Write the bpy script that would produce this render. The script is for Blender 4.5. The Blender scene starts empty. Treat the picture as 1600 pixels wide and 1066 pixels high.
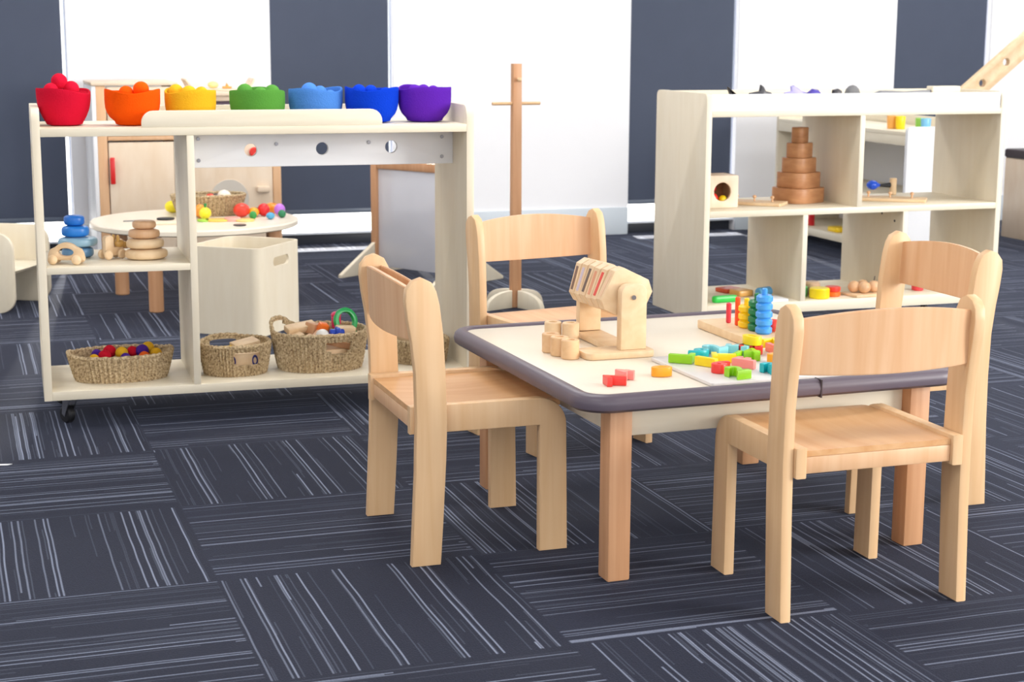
import bpy, bmesh, math, random
from mathutils import Vector, Matrix
random.seed(7)
C = bpy.context.scene.collection
PI = math.pi

# ------------------------------------------------------------------ materials
def lin(c):
    return tuple(((v/255)/12.92 if v/255 <= .04045 else ((v/255+.055)/1.055)**2.4) for v in c)

def new_mat(name):
    m = bpy.data.materials.new(name); m.use_nodes = True
    nt = m.node_tree
    return m, nt, nt.nodes['Principled BSDF']

def plain(name, c, rough=.5, spec=.4, metal=0, var=.04, sheen=0, bump=0, bscale=200, coat=0):
    m, nt, b = new_mat(name)
    N = nt.nodes; L = nt.links
    tc = N.new('ShaderNodeTexCoord')
    no = N.new('ShaderNodeTexNoise'); no.inputs['Scale'].default_value = 9; no.inputs['Detail'].default_value = 3
    L.new(tc.outputs['Object'], no.inputs['Vector'])
    r = N.new('ShaderNodeMapRange'); r.inputs['To Min'].default_value = 1-var; r.inputs['To Max'].default_value = 1+var
    L.new(no.outputs['Fac'], r.inputs['Value'])
    v = N.new('ShaderNodeVectorMath'); v.operation = 'SCALE'; v.inputs[0].default_value = lin(c)
    L.new(r.outputs['Result'], v.inputs['Scale'])
    L.new(v.outputs['Vector'], b.inputs['Base Color'])
    b.inputs['Roughness'].default_value = rough; b.inputs['Metallic'].default_value = metal
    b.inputs['Specular IOR Level'].default_value = spec
    if sheen:
        b.inputs['Sheen Weight'].default_value = sheen
        b.inputs['Sheen Tint'].default_value = (*lin(c), 1)
    if coat: b.inputs['Coat Weight'].default_value = coat
    if bump:
        n2 = N.new('ShaderNodeTexNoise'); n2.inputs['Scale'].default_value = bscale; n2.inputs['Detail'].default_value = 2
        L.new(tc.outputs['Object'], n2.inputs['Vector'])
        bp = N.new('ShaderNodeBump'); bp.inputs['Strength'].default_value = bump; bp.inputs['Distance'].default_value = .002
        L.new(n2.outputs['Fac'], bp.inputs['Height']); L.new(bp.outputs['Normal'], b.inputs['Normal'])
    return m

def wood(name, c1, c2, grain=(70, 70, 3), rough=.45, spec=.35, contrast=(.3, .75)):
    m, nt, b = new_mat(name)
    N = nt.nodes; L = nt.links
    tc = N.new('ShaderNodeTexCoord'); oi = N.new('ShaderNodeObjectInfo')
    add = N.new('ShaderNodeVectorMath'); add.operation = 'ADD'
    sc = N.new('ShaderNodeVectorMath'); sc.operation = 'SCALE'; sc.inputs[0].default_value = (3, 5, 7)
    L.new(oi.outputs['Random'], sc.inputs['Scale'])
    L.new(tc.outputs['Object'], add.inputs[0]); L.new(sc.outputs['Vector'], add.inputs[1])
    mp = N.new('ShaderNodeMapping'); mp.inputs['Scale'].default_value = grain
    L.new(add.outputs['Vector'], mp.inputs['Vector'])
    no = N.new('ShaderNodeTexNoise'); no.inputs['Scale'].default_value = 1; no.inputs['Detail'].default_value = 4; no.inputs['Distortion'].default_value = .4
    L.new(mp.outputs['Vector'], no.inputs['Vector'])
    cr = N.new('ShaderNodeMapRange'); cr.inputs['From Min'].default_value = contrast[0]; cr.inputs['From Max'].default_value = contrast[1]
    L.new(no.outputs['Fac'], cr.inputs['Value'])
    mx = N.new('ShaderNodeMix'); mx.data_type = 'RGBA'
    mx.inputs['A'].default_value = (*lin(c1), 1); mx.inputs['B'].default_value = (*lin(c2), 1)
    L.new(cr.outputs['Result'], mx.inputs['Factor'])
    L.new(mx.outputs['Result'], b.inputs['Base Color'])
    b.inputs['Roughness'].default_value = rough; b.inputs['Specular IOR Level'].default_value = spec
    return m

def carpet_mat():
    m, nt, b = new_mat('striped_carpet_tiles')
    N = nt.nodes; L = nt.links
    def mt(op, a, bb=None, c=None):
        n = N.new('ShaderNodeMath'); n.operation = op
        for i, v in enumerate((a, bb, c)):
            if v is None: continue
            if isinstance(v, (int, float)): n.inputs[i].default_value = v
            else: L.new(v, n.inputs[i])
        return n.outputs[0]
    def wn(x, y, z):
        cb = N.new('ShaderNodeCombineXYZ')
        for i, v in enumerate((x, y, z)):
            if isinstance(v, (int, float)): cb.inputs[i].default_value = v
            else: L.new(v, cb.inputs[i])
        w = N.new('ShaderNodeTexWhiteNoise'); w.noise_dimensions = '3D'
        L.new(cb.outputs[0], w.inputs['Vector']); return w.outputs['Value']
    geo = N.new('ShaderNodeNewGeometry'); sp = N.new('ShaderNodeSeparateXYZ')
    L.new(geo.outputs['Position'], sp.inputs[0]); x, y = sp.outputs[0], sp.outputs[1]
    cx = mt('FLOOR', mt('DIVIDE', x, .5)); cy = mt('FLOOR', mt('DIVIDE', y, .5))
    par = mt('FLOORED_MODULO', mt('ADD', cx, cy), 2.0)          # 0: stripes run along y
    def sel(a, bb):   # par ? bb : a
        return mt('ADD', mt('MULTIPLY', a, mt('SUBTRACT', 1.0, par)), mt('MULTIPLY', bb, par))
    wob = N.new('ShaderNodeTexNoise'); wob.inputs['Scale'].default_value = 5; wob.inputs['Detail'].default_value = 1
    L.new(geo.outputs['Position'], wob.inputs['Vector'])
    wv = mt('MULTIPLY', mt('SUBTRACT', wob.outputs['Fac'], .5), .006)
    u = mt('ADD', sel(x, y), wv); v = sel(y, x)
    tid = mt('ADD', mt('MULTIPLY', cx, 7.13), mt('MULTIPLY', cy, 3.71))
    def layer(width, thr, seglen, keep, seed):
        k = mt('FLOOR', mt('DIVIDE', u, width))
        fr = mt('FRACT', mt('DIVIDE', u, width))
        h = wn(k, tid, seed)
        on = mt('GREATER_THAN', h, thr)
        seg = mt('FLOOR', mt('ADD', mt('DIVIDE', v, seglen), mt('MULTIPLY', h, 37.0)))
        s2 = mt('GREATER_THAN', wn(k, seg, seed+5.5), keep)
        br = mt('ADD', .45, mt('MULTIPLY', wn(k, tid, seed+9.1), .55))
        prof = mt('SUBTRACT', 1.0, mt('POWER', mt('ABSOLUTE', mt('SUBTRACT', mt('MULTIPLY', fr, 2.0), 1.0)), 3.0))
        return mt('MULTIPLY', mt('MULTIPLY', mt('MULTIPLY', on, s2), br), prof)
    l1 = layer(.0042, .872, .50, .12, 1.0)
    l2 = mt('MULTIPLY', layer(.0033, .78, .2, .4, 2.0), .2)
    fib = N.new('ShaderNodeTexNoise'); fib.inputs['Scale'].default_value = 330; fib.inputs['Detail'].default_value = 2
    L.new(geo.outputs['Position'], fib.inputs['Vector'])
    big = N.new('ShaderNodeTexNoise'); big.inputs['Scale'].default_value = 3; big.inputs['Detail'].default_value = 2
    L.new(geo.outputs['Position'], big.inputs['Vector'])
    amt = mt('MINIMUM', mt('MULTIPLY', mt('ADD', l1, l2), mt('ADD', .55, mt('MULTIPLY', fib.outputs['Fac'], .8))), 1.0)
    seamx = mt('ABSOLUTE', mt('SUBTRACT', mt('FRACT', mt('DIVIDE', x, .5)), .5))
    seamy = mt('ABSOLUTE', mt('SUBTRACT', mt('FRACT', mt('DIVIDE', y, .5)), .5))
    seam = mt('GREATER_THAN', mt('MAXIMUM', seamx, seamy), .4955)
    amt = mt('MULTIPLY', amt, mt('SUBTRACT', 1.0, mt('MULTIPLY', seam, .8)))
    tone = mt('ADD', .3, mt('MULTIPLY', fib.outputs['Fac'], 1.4))
    tone = mt('MULTIPLY', tone, mt('ADD', .88, mt('MULTIPLY', wn(cx, cy, 4.0), .24)))
    base = N.new('ShaderNodeVectorMath'); base.operation = 'SCALE'; base.inputs[0].default_value = lin((22, 25, 40))
    L.new(tone, base.inputs['Scale'])
    mx = N.new('ShaderNodeMix'); mx.data_type = 'RGBA'
    L.new(amt, mx.inputs['Factor']); L.new(base.outputs['Vector'], mx.inputs['A'])
    mx.inputs['B'].default_value = (*lin((134, 142, 162)), 1)
    L.new(mx.outputs['Result'], b.inputs['Base Color'])
    b.inputs['Roughness'].default_value = .85; b.inputs['Specular IOR Level'].default_value = .25
    b.inputs['Sheen Weight'].default_value = .10; b.inputs['Sheen Tint'].default_value = (.55, .65, 1, 1); b.inputs['Sheen Roughness'].default_value = .4
    bp = N.new('ShaderNodeBump'); bp.inputs['Strength'].default_value = .5; bp.inputs['Distance'].default_value = .002
    L.new(fib.outputs['Fac'], bp.inputs['Height']); L.new(bp.outputs['Normal'], b.inputs['Normal'])
    return m

def glass_mat():
    m, nt, b = new_mat('window_glass'); N = nt.nodes; L = nt.links
    out = N['Material Output']; tr = N.new('ShaderNodeBsdfTransparent'); gl = N.new('ShaderNodeBsdfGlossy')
    gl.inputs['Roughness'].default_value = .02
    fr = N.new('ShaderNodeFresnel'); fr.inputs['IOR'].default_value = 1.3
    mx = N.new('ShaderNodeMixShader'); L.new(fr.outputs[0], mx.inputs[0]); L.new(tr.outputs[0], mx.inputs[1]); L.new(gl.outputs[0], mx.inputs[2])
    L.new(mx.outputs[0], out.inputs['Surface']); return m

def straw_mat():
    m, nt, b = new_mat('woven_seagrass'); N = nt.nodes; L = nt.links
    tc = N.new('ShaderNodeTexCoord')
    no = N.new('ShaderNodeTexNoise'); no.inputs['Scale'].default_value = 190; no.inputs['Detail'].default_value = 3
    L.new(tc.outputs['Object'], no.inputs['Vector'])
    cr = N.new('ShaderNodeValToRGB')
    e = cr.color_ramp.elements
    e[0].position = .3; e[0].color = (*lin((120, 96, 68)), 1)
    e[1].position = .72; e[1].color = (*lin((222, 202, 166)), 1)
    k = e.new(.5); k.color = (*lin((188, 164, 126)), 1)
    L.new(no.outputs['Fac'], cr.inputs['Fac']); L.new(cr.outputs['Color'], b.inputs['Base Color'])
    b.inputs['Roughness'].default_value = .8
    bp = N.new('ShaderNodeBump'); bp.inputs['Strength'].default_value = .6; bp.inputs['Distance'].default_value = .002
    L.new(no.outputs['Fac'], bp.inputs['Height']); L.new(bp.outputs['Normal'], b.inputs['Normal'])
    return m

M = {}
M['carpet'] = carpet_mat()
M['wall'] = plain('white_wall_paint', (240, 240, 243), .7, .3, var=.01)
M['skirt'] = plain('pale_blue_skirting', (205, 214, 222), .5, .4, var=.02)
M['ceil'] = plain('ceiling_white', (238, 238, 236), .8, .2, var=.01)
M['blind'] = plain('charcoal_blind_fabric', (78, 85, 102), .85, .2, var=.05, bump=.3, bscale=900)
M['alu'] = plain('dark_window_frame', (58, 62, 72), .4, .5)
M['sill'] = plain('white_window_sill', (225, 230, 238), .4, .4)
M['glass'] = glass_mat()
M['outground'] = plain('pale_concrete', (215, 215, 212), .8, .2, bump=.3)
M['lam'] = wood('cream_birch_laminate', (234, 224, 203), (228, 216, 192), (26, 26, 4), .42, .4)
M['lamx'] = wood('cream_birch_laminate_flat', (238, 229, 208), (229, 217, 192), (4, 26, 26), .42, .4)
M['white'] = plain('white_melamine', (238, 239, 242), .4, .4, var=.01)
M['maple'] = wood('maple_upright', (230, 193, 150), (221, 179, 132), (60, 60, 3), .4, .4)
M['maplex'] = wood('maple_lengthwise', (230, 193, 150), (221, 179, 132), (3, 60, 60), .4, .4)
M['ply'] = wood('beech_plywood', (229, 188, 148), (216, 166, 122), (40, 40, 2.2), .38, .4)
M['plyseat'] = wood('beech_plywood_seat', (224, 178, 130), (208, 153, 100), (3, 34, 34), .35, .45)
M['beech'] = wood('pink_beech', (214, 164, 124), (200, 146, 104), (70, 70, 2.5), .42, .4)
M['tabletop'] = plain('cream_tabletop', (238, 228, 210), .32, .45, var=.012)
M['bumper'] = plain('mauve_grey_rubber_edge', (99, 89, 100), .38, .45, var=.02)
M['birch'] = wood('light_birch_toy', (236, 209, 172), (222, 188, 145), (30, 30, 30), .45, .35)
M['brownwood'] = wood('brown_stacker_wood', (206, 152, 108), (184, 126, 84), (20, 20, 60), .4, .4)
M['palewood'] = wood('pale_fridge_wood', (238, 219, 196), (228, 204, 176), (20, 20, 5), .45, .35)
M['orangewood'] = wood('orange_frame_wood', (232, 190, 150), (220, 172, 128), (40, 40, 3), .45, .35)
M['straw'] = straw_mat()
M['steel'] = plain('brushed_steel', (150, 150, 155), .3, .5, metal=.9)
M['black'] = plain('black_rubber', (28, 28, 32), .5, .4)
M['dark'] = plain('dark_cushion_vinyl', (62, 52, 56), .5, .4)
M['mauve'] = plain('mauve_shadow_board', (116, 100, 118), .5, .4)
M['perspex'] = plain('milky_acrylic_panel', (214, 214, 221), .12, .6, var=.02, coat=.5)

def col(name, rgb, rough=.35):
    if name not in M: M[name] = plain(name, rgb, rough, .45, var=.03, coat=.15)
    return M[name]
def felt(name, rgb):
    if name not in M: M[name] = plain(name, rgb, .95, .1, var=.08, sheen=.25, bump=.7, bscale=260)
    return M[name]

# ------------------------------------------------------------------ mesh helpers
def nb(): return bmesh.new()
def merge(bm, tmp, mat=None):
    if mat is not None: bmesh.ops.transform(tmp, matrix=mat, verts=tmp.verts)
    me = bpy.data.meshes.new('t'); tmp.to_mesh(me); tmp.free(); bm.from_mesh(me); bpy.data.meshes.remove(me)
    return bm
def box(bm, x0, x1, y0, y1, z0, z1, b=.002, mat=None, seg=2):
    t = nb(); bmesh.ops.create_cube(t, size=1)
    bmesh.ops.transform(t, matrix=Matrix.Translation(((x0+x1)/2, (y0+y1)/2, (z0+z1)/2)) @ Matrix.Diagonal((abs(x1-x0), abs(y1-y0), abs(z1-z0), 1)), verts=t.verts)
    if b: bmesh.ops.bevel(t, geom=t.edges[:], offset=b, segments=seg, affect='EDGES', profile=.5)
    return merge(bm, t, mat)
def prism(bm, pts, d0, d1, axis='y', b=.002, mat=None):
    t = nb()
    def co(u, w, d): return {'y': (u, d, w), 'x': (d, u, w), 'z': (u, w, d)}[axis]
    v0 = [t.verts.new(co(u, w, d0)) for u, w in pts]; v1 = [t.verts.new(co(u, w, d1)) for u, w in pts]
    f0 = t.faces.new(v0); f1 = t.faces.new(v1[::-1])
    n = len(pts)
    for i in range(n): t.faces.new((v0[i], v1[i], v1[(i+1) % n], v0[(i+1) % n]))
    bmesh.ops.recalc_face_normals(t, faces=t.faces)
    if b: bmesh.ops.bevel(t, geom=list(set(list(f0.edges)+list(f1.edges))), offset=b, segments=2, affect='EDGES', profile=.5)
    return merge(bm, t, mat)
def lathe(bm, prof, n=32, mat=None, sx=1, sy=1):
    t = nb(); rings = []
    for r, z in prof:
        if r < 1e-6: rings.append([t.verts.new((0, 0, z))])
        else: rings.append([t.verts.new((r*sx*math.cos(2*PI*i/n), r*sy*math.sin(2*PI*i/n), z)) for i in range(n)])
    for a, b_ in zip(rings, rings[1:]):
        for i in range(n):
            j = (i+1) % n
            if len(a) == 1 and len(b_) == 1: continue
            if len(a) == 1: t.faces.new((a[0], b_[i], b_[j]))
            elif len(b_) == 1: t.faces.new((a[i], a[j], b_[0]))
            else: t.faces.new((a[i], a[j], b_[j], b_[i]))
    bmesh.ops.recalc_face_normals(t, faces=t.faces)
    return merge(bm, t, mat)
def ball(bm, r, c=(0, 0, 0), s=(1, 1, 1), seg=24):
    t = nb(); bmesh.ops.create_uvsphere(t, u_segments=seg, v_segments=seg//2+2, radius=r)
    return merge(bm, t, Matrix.Translation(c) @ Matrix.Diagonal((*s, 1)))
def cyl(bm, r, p0, p1, n=24, b=.0012, r2=None):
    p0 = Vector(p0); p1 = Vector(p1); d = p1-p0; L_ = d.length
    r2 = r if r2 is None else r2
    b = min(b, r*.4, L_*.4)
    q = d.to_track_quat('Z', 'Y').to_matrix().to_4x4()
    return lathe(bm, [(0, 0), (r-b, 0), (r, b), (r2, L_-b), (r2-b, L_), (0, L_)], n, Matrix.Translation(p0) @ q)
def torus(bm, R, r, c=(0, 0, 0), n=36, k=14, mat=None, sx=1, sy=1):
    t = nb(); g = []
    for i in range(n):
        a = 2*PI*i/n
        g.append([t.verts.new(((R+r*math.cos(2*PI*j/k))*math.cos(a)*sx, (R+r*math.cos(2*PI*j/k))*math.sin(a)*sy, r*math.sin(2*PI*j/k))) for j in range(k)])
    for i in range(n):
        for j in range(k):
            t.faces.new((g[i][j], g[(i+1) % n][j], g[(i+1) % n][(j+1) % k], g[i][(j+1) % k]))
    bmesh.ops.recalc_face_normals(t, faces=t.faces)
    mm = Matrix.Translation(c) @ (mat if mat is not None else Matrix.Identity(4))
    return merge(bm, t, mm)
def rrect(x0, x1, y0, y1, r, seg=6, corners=(1, 1, 1, 1)):
    out = []
    for k, (cx_, cy_, a0) in enumerate(((x0, y0, PI), (x1, y0, -PI/2), (x1, y1, 0), (x0, y1, PI/2))):
        rr = r if corners[k] else 0
        ccx = cx_ + (rr if cx_ == x0 else -rr); ccy = cy_ + (rr if cy_ == y0 else -rr)
        if rr == 0: out.append((cx_, cy_)); continue
        for i in range(seg+1):
            a = a0 + PI/2*i/seg; out.append((ccx+rr*math.cos(a), ccy+rr*math.sin(a)))
    return out
def circ(cx_, cy_, r, n=24): return [(cx_+r*math.cos(2*PI*i/n), cy_+r*math.sin(2*PI*i/n)) for i in range(n)]
def holed(bm, outer, holes, d0, d1, axis='y', b=.0012, mat=None):
    """a board with holes: filled 2D outline with thickness"""
    cu = bpy.data.curves.new('c', 'CURVE'); cu.dimensions = '2D'; cu.fill_mode = 'BOTH'
    for loop in [outer]+holes:
        s = cu.splines.new('POLY'); s.points.add(len(loop)-1); s.use_cyclic_u = True
        for i, (u, w) in enumerate(loop): s.points[i].co = (u, w, 0, 1)
    th = abs(d1-d0); cu.extrude = th/2-b; cu.bevel_depth = b; cu.bevel_resolution = 1; cu.offset = -b
    ob = bpy.data.objects.new('c', cu); me = bpy.data.meshes.new_from_object(ob)
    t = nb(); t.from_mesh(me); bpy.data.objects.remove(ob); bpy.data.curves.remove(cu); bpy.data.meshes.remove(me)
    bmesh.ops.remove_doubles(t, verts=t.verts, dist=1e-6)
    m0 = Matrix.Translation((0, 0, (d0+d1)/2))
    sw = {'z': Matrix.Identity(4),
          'y': Matrix(((1, 0, 0, 0), (0, 0, 1, 0), (0, 1, 0, 0), (0, 0, 0, 1))),
          'x': Matrix(((0, 0, 1, 0), (1, 0, 0, 0), (0, 1, 0, 0), (0, 0, 0, 1)))}[axis]
    bmesh.ops.transform(t, matrix=sw @ m0, verts=t.verts)
    bmesh.ops.recalc_face_normals(t, faces=t.faces)
    return merge(bm, t, mat)
def glyph(bm, ch, size, thick, mat=None, off=.0014):
    cu = bpy.data.curves.new('f', 'FONT'); cu.body = ch; cu.size = size; cu.align_x = 'CENTER'; cu.align_y = 'CENTER'
    cu.offset = off; cu.extrude = thick/2-.0012; cu.bevel_depth = .0012; cu.bevel_resolution = 1; cu.resolution_u = 5
    ob = bpy.data.objects.new('f', cu); me = bpy.data.meshes.new_from_object(ob)
    t = nb(); t.from_mesh(me); bpy.data.objects.remove(ob); bpy.data.curves.remove(cu); bpy.data.meshes.remove(me)
    bmesh.ops.remove_doubles(t, verts=t.verts, dist=1e-6)
    cx_ = (min(v.co.x for v in t.verts)+max(v.co.x for v in t.verts))/2; cy_ = (min(v.co.y for v in t.verts)+max(v.co.y for v in t.verts))/2
    bmesh.ops.transform(t, matrix=Matrix.Translation((-cx_, -cy_, thick/2)), verts=t.verts)
    return merge(bm, t, mat)

def link(name, bm, m, parent=None, smooth=True, loc=None, rotz=0):
    me = bpy.data.meshes.new(name); bm.to_mesh(me); bm.free()
    me.materials.append(m if not isinstance(m, str) else M[m])
    if smooth:
        for p in me.polygons: p.use_smooth = True
        try: me.set_sharp_from_angle(angle=math.radians(38))
        except Exception: pass
    o = bpy.data.objects.new(name, me); C.objects.link(o)
    if parent is not None: o.parent = parent
    if loc is not None: o.location = loc
    if rotz: o.rotation_euler = (0, 0, rotz)
    return o
def tag(o, label, cat, group=None):
    o['label'] = label; o['category'] = cat
    if group: o['group'] = group
    return o
def thing(name, label, cat, loc=(0, 0, 0), rotz=0, group=None):
    o = bpy.data.objects.new(name, None); C.objects.link(o); o.empty_display_size = .05
    o.location = loc; o.rotation_euler = (0, 0, rotz)
    return tag(o, label, cat, group)
def solo(name, bm, m, label, cat, loc=(0, 0, 0), rotz=0, group=None):
    return tag(link(name, bm, m, None, True, loc, rotz), label, cat, group)
def struct(name, bm, m, parent=None):
    o = link(name, bm, m, parent)
    if parent is None: o['kind'] = 'structure'
    return o
def dup(root, loc, rotz, label, group=None):
    r = root.copy(); C.objects.link(r); r.location = loc; r.rotation_euler = (0, 0, rotz); r['label'] = label
    if group: r['group'] = group
    for ch in list(root.children):
        c = ch.copy(); C.objects.link(c); c.parent = r
        for g in ch.children:
            d = g.copy(); C.objects.link(d); d.parent = c
    return r


# ------------------------------------------------------------------ setting
WY = 3.15
WIN = [(-.47, .092), (.985, 1.562), (2.754, 3.339), (4.234, 4.808)]
bm = nb(); box(bm, -3, 7.5, -7, WY+.12, -.05, 0, 0); struct('floor', bm, 'carpet')
bm = nb(); prev = -3.0
segs = []
for a, b_ in WIN:
    segs.append((prev, a)); prev = b_
segs.append((prev, 7.5))
for a, b_ in segs: box(bm, a, b_, WY, WY+.12, 0, 2.7, 0)
for a, b_ in WIN: box(bm, a, b_, WY, WY+.12, 2.35, 2.7, 0)
struct('wall_back', bm, 'wall')
bm = nb()
for a, b_ in segs: box(bm, a+.002, b_-.002, WY-.012, WY-.0005, 0, .135, .003)
struct('baseboard_back', bm, 'skirt')
bm = nb(); box(bm, -3.12, -3, -7, WY+.12, 0, 2.7, 0); struct('wall_left', bm, 'wall')
bm = nb(); box(bm, 7.5, 7.62, -7, WY+.12, 0, 2.7, 0); struct('wall_right', bm, 'wall')
bm = nb(); box(bm, -3.12, 7.62, -7, WY+.12, 2.7, 2.8, 0); struct('ceiling', bm, 'ceil')
bm = nb(); box(bm, -12, 16, WY+.13, 20, -.12, -.02, 0); struct('trim_1', bm, 'outground')  # pale ground slab outdoors, added past the windows for a bright exterior
bl_lab = ['charcoal roller blind at the far left edge behind the slatless shelf end', 'charcoal roller blind between the play stove and the wooden stand',
          'charcoal roller blind just left of the tall end of the right shelf', 'charcoal roller blind at the right behind the slanted board with holes']
bl_lab[0] = 'charcoal roller blind at the far left, behind the red felt bowl'
for i, (a, b_) in enumerate(WIN):
    bm = nb(); y0 = WY+.05
    box(bm, a, b_, y0, y0+.05, 0, .05, .002); box(bm, a, b_, y0, y0+.05, 2.30, 2.35, .002)
    w = struct('window_%d' % (i+1), bm, 'alu')
    bm = nb(); box(bm, a, a+.006, y0, y0+.05, .05, 2.30, .001); box(bm, b_-.006, b_, y0, y0+.05, .05, 2.30, .001); struct('jamb', bm, 'sill', w)
    bm = nb(); box(bm, a+.006, b_-.006, y0+.02, y0+.026, .05, 2.30, 0); struct('pane', bm, 'glass', w)
    bm = nb(); box(bm, a, b_, WY+.006, y0+.001, .05, .062, .001); struct('sill', bm, 'sill', w)
    t = thing('roller_blind', bl_lab[i], 'blind', ((a+b_)/2, WY+.02, 0), group='charcoal roller blinds in the windows')
    hw = (b_-a)/2
    bm = nb(); box(bm, -hw+.004, hw-.021, 0, .002, .165, 2.34, 0); link('fabric', bm, 'blind', t)
    bm = nb(); box(bm, -hw+.004, hw-.021, -.006, .008, .145, .166, .002); link('bottom_bar', bm, col('grey_blind_bar', (92, 102, 118)), t)

# ------------------------------------------------------------------ open shelves
def caster(parent, x, y, z0, swing):
    bm = nb(); box(bm, x-.022, x+.022, y-.022, y+.022, z0-.003, z0-.0005, .0005)
    d = Vector((math.cos(swing), math.sin(swing), 0)); p = Vector((-d.y, d.x, 0))
    rot = Matrix.Translation((x, y, 0)) @ Matrix.Rotation(swing, 4, 'Z')
    for s in (-1, 1):
        prism(bm, [(-.012, z0-.003), (.016, z0-.003), (.022, .024), (.012, .018)], s*.012-.001, s*.012+.001, 'y', 0, rot)
    c = link('caster', bm, 'steel', parent)
    bm = nb(); o = Vector((x, y, 0))+d*.016
    cyl(bm, .0225, o-p*.010+Vector((0, 0, .0225)), o+p*.010+Vector((0, 0, .0225)), 28, .004); link('wheel', bm, 'black', c)

# shelf with the felt bowls: local origin front left, x right, y back
SA = thing('storage_shelf', 'cream wooden trolley shelf carrying the rainbow row of felt bowls', 'shelf', (-.229, -.212, 0), -.036)
W, D, T = 1.112, .345, .02
zb, zt, zp = .0725, .749, .798
bm = nb(); holed(bm, rrect(0, D, zb, zp, .03, corners=(0, 0, 1, 1)), [rrect(.03, D-.03, .165, .70, .03)], 0, T, 'x'); link('side_panel', bm, 'lam', SA)
bm = nb(); prism(bm, rrect(0, D, zb, zp, .03, corners=(0, 0, 1, 1)), W-T, W, 'x', .0015); link('side_panel', bm, 'lam', SA)
bm = nb(); box(bm, T, W-T, 0, D, zt-T, zt, .001); link('top_board', bm, 'lamx', SA)
bm = nb(); prism(bm, rrect(.262, .868, zt, .79, .03, corners=(0, 0, 1, 1)), .001, .017, 'y', .0015); link('front_lip', bm, 'lamx', SA)
bm = nb(); prism(bm, rrect(.262, .868, zt, .789, .03, corners=(0, 0, 1, 1)), D-.017, D-.001, 'y', .0015); link('back_lip', bm, 'lamx', SA)
bm = nb(); box(bm, .370, .388, 0, D, .095, zt-T, .001); link('divider', bm, 'lam', SA)
bm = nb(); box(bm, T, .370, 0, D-.01, .391, .408, .001); link('middle_shelf', bm, 'lamx', SA)
bm = nb(); box(bm, T, W-T, 0, D, zb, .095, .001); link('bottom_board', bm, 'lamx', SA)
hy = .150
holes = [circ(.548, .680, .0165), circ(.736, .681, .0165), circ(.922, .683, .0165)]
bm = nb(); holed(bm, rrect(.388, W-T, .636, zt-T, .001), holes, hy-.008, hy+.008, 'y'); ap = link('rail_board', bm, 'white', SA)
for sx, sz in ((.413, .711), (.413, .655), (.615, .695), (.861, .696), (1.061, .708), (1.061, .655)):
    bm = nb(); cyl(bm, .005, (sx, hy-.0105, sz), (sx, hy-.0078, sz), 14, .0008); cyl(bm, .0016, (sx, hy-.0112, sz), (sx, hy-.0105, sz), 8, .0002); link('screw', bm, 'steel', ap)
for x, y, s in ((.065, .055, 2.2), (W-.065, .055, .4), (.065, D-.055, 2.6), (W-.065, D-.055, .9)): caster(SA, x, y, zb, s)

# right hand shelf
SB = thing('storage_shelf', 'cream cubby shelf with white tray top, brown nesting tower inside, right of the room', 'shelf', (1.818, .309, 0), .003)
W, D, T = 1.0975, .385, .02
bm = nb(); prism(bm, rrect(0, D, .075, .80, .02, corners=(0, 0, 1, 1)), 0, T, 'x', .0015); link('side_panel', bm, 'lam', SB)
bm = nb(); prism(bm, rrect(0, D, .075, .80, .02, corners=(0, 0, 1, 1)), W-T, W, 'x', .0015); link('side_panel', bm, 'lam', SB)
bm = nb(); box(bm, T, W-T, 0, D, .7265, .745, .001); link('top_board', bm, 'lamx', SB)
bm = nb(); box(bm, T, W-T, .006, .022, .745, .797, .0015); link('front_lip', bm, 'white', SB)
bm = nb(); box(bm, T, W-T, D-.018, D-.003, .745, .797, .0015); link('back_lip', bm, 'lamx', SB)
bm = nb(); box(bm, T, W-T, 0, D, .411, .431, .001); link('middle_shelf', bm, 'lamx', SB)
bm = nb(); box(bm, T, W-T, 0, D, .095, .130, .001); link('bottom_board', bm, 'lamx', SB)
for x, z0, z1 in ((.547, .431, .7265), (.352, .130, .411), (.722, .130, .411)):
    bm = nb(); box(bm, x, x+.018, 0, D, z0, z1, .001); dv = link('divider', bm, 'lam', SB)
    if x == .722:
        for sy, sz in ((.13, .392), (.05, .375)):
            bm = nb(); cyl(bm, .004, (x-.0012, sy, sz), (x+.001, sy, sz), 12, .0003); link('peg_hole', bm, 'black', dv)
for x, y, s in ((.065, .055, 2.2), (W-.065, .055, .4), (.065, D-.055, 2.6), (W-.065, D-.055, .9)): caster(SB, x, y, .075, s)

# low shelf seen through the openings of the right hand shelf; front faces -x
SC = thing('storage_shelf', 'low cream shelf with open back, seen through the right cubby shelf', 'shelf', (3.40, 2.84, 0), -PI/2)
W, D, T = 1.17, .36, .02
for x0 in (0, W-T):
    bm = nb(); prism(bm, rrect(0, D, .0, .60, .02, corners=(0, 0, 1, 1)), x0, x0+T, 'x', .0015); link('side_panel', bm, 'lam' if x0 == 0 else 'white', SC)
bm = nb(); box(bm, T, W-T, 0, D, .560, .578, .001); link('top_board', bm, 'lamx', SC)
bm = nb(); box(bm, T, W-T, D-.017, D-.001, .578, .622, .0015); link('back_lip', bm, 'lamx', SC)
bm = nb(); box(bm, T, W-T, 0, .016, .520, .560, .0015); link('front_rail', bm, 'lamx', SC)
bm = nb(); box(bm, T, W-T, 0, D, .275, .295, .001); link('middle_shelf', bm, 'lamx', SC)
bm = nb(); box(bm, T, W-T, 0, D, .05, .085, .001); link('bottom_board', bm, 'lamx', SC)
bm = nb(); box(bm, T, W-T, D-.006, D, .085, .560, 0); link('back_panel', bm, 'white', SC)

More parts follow.
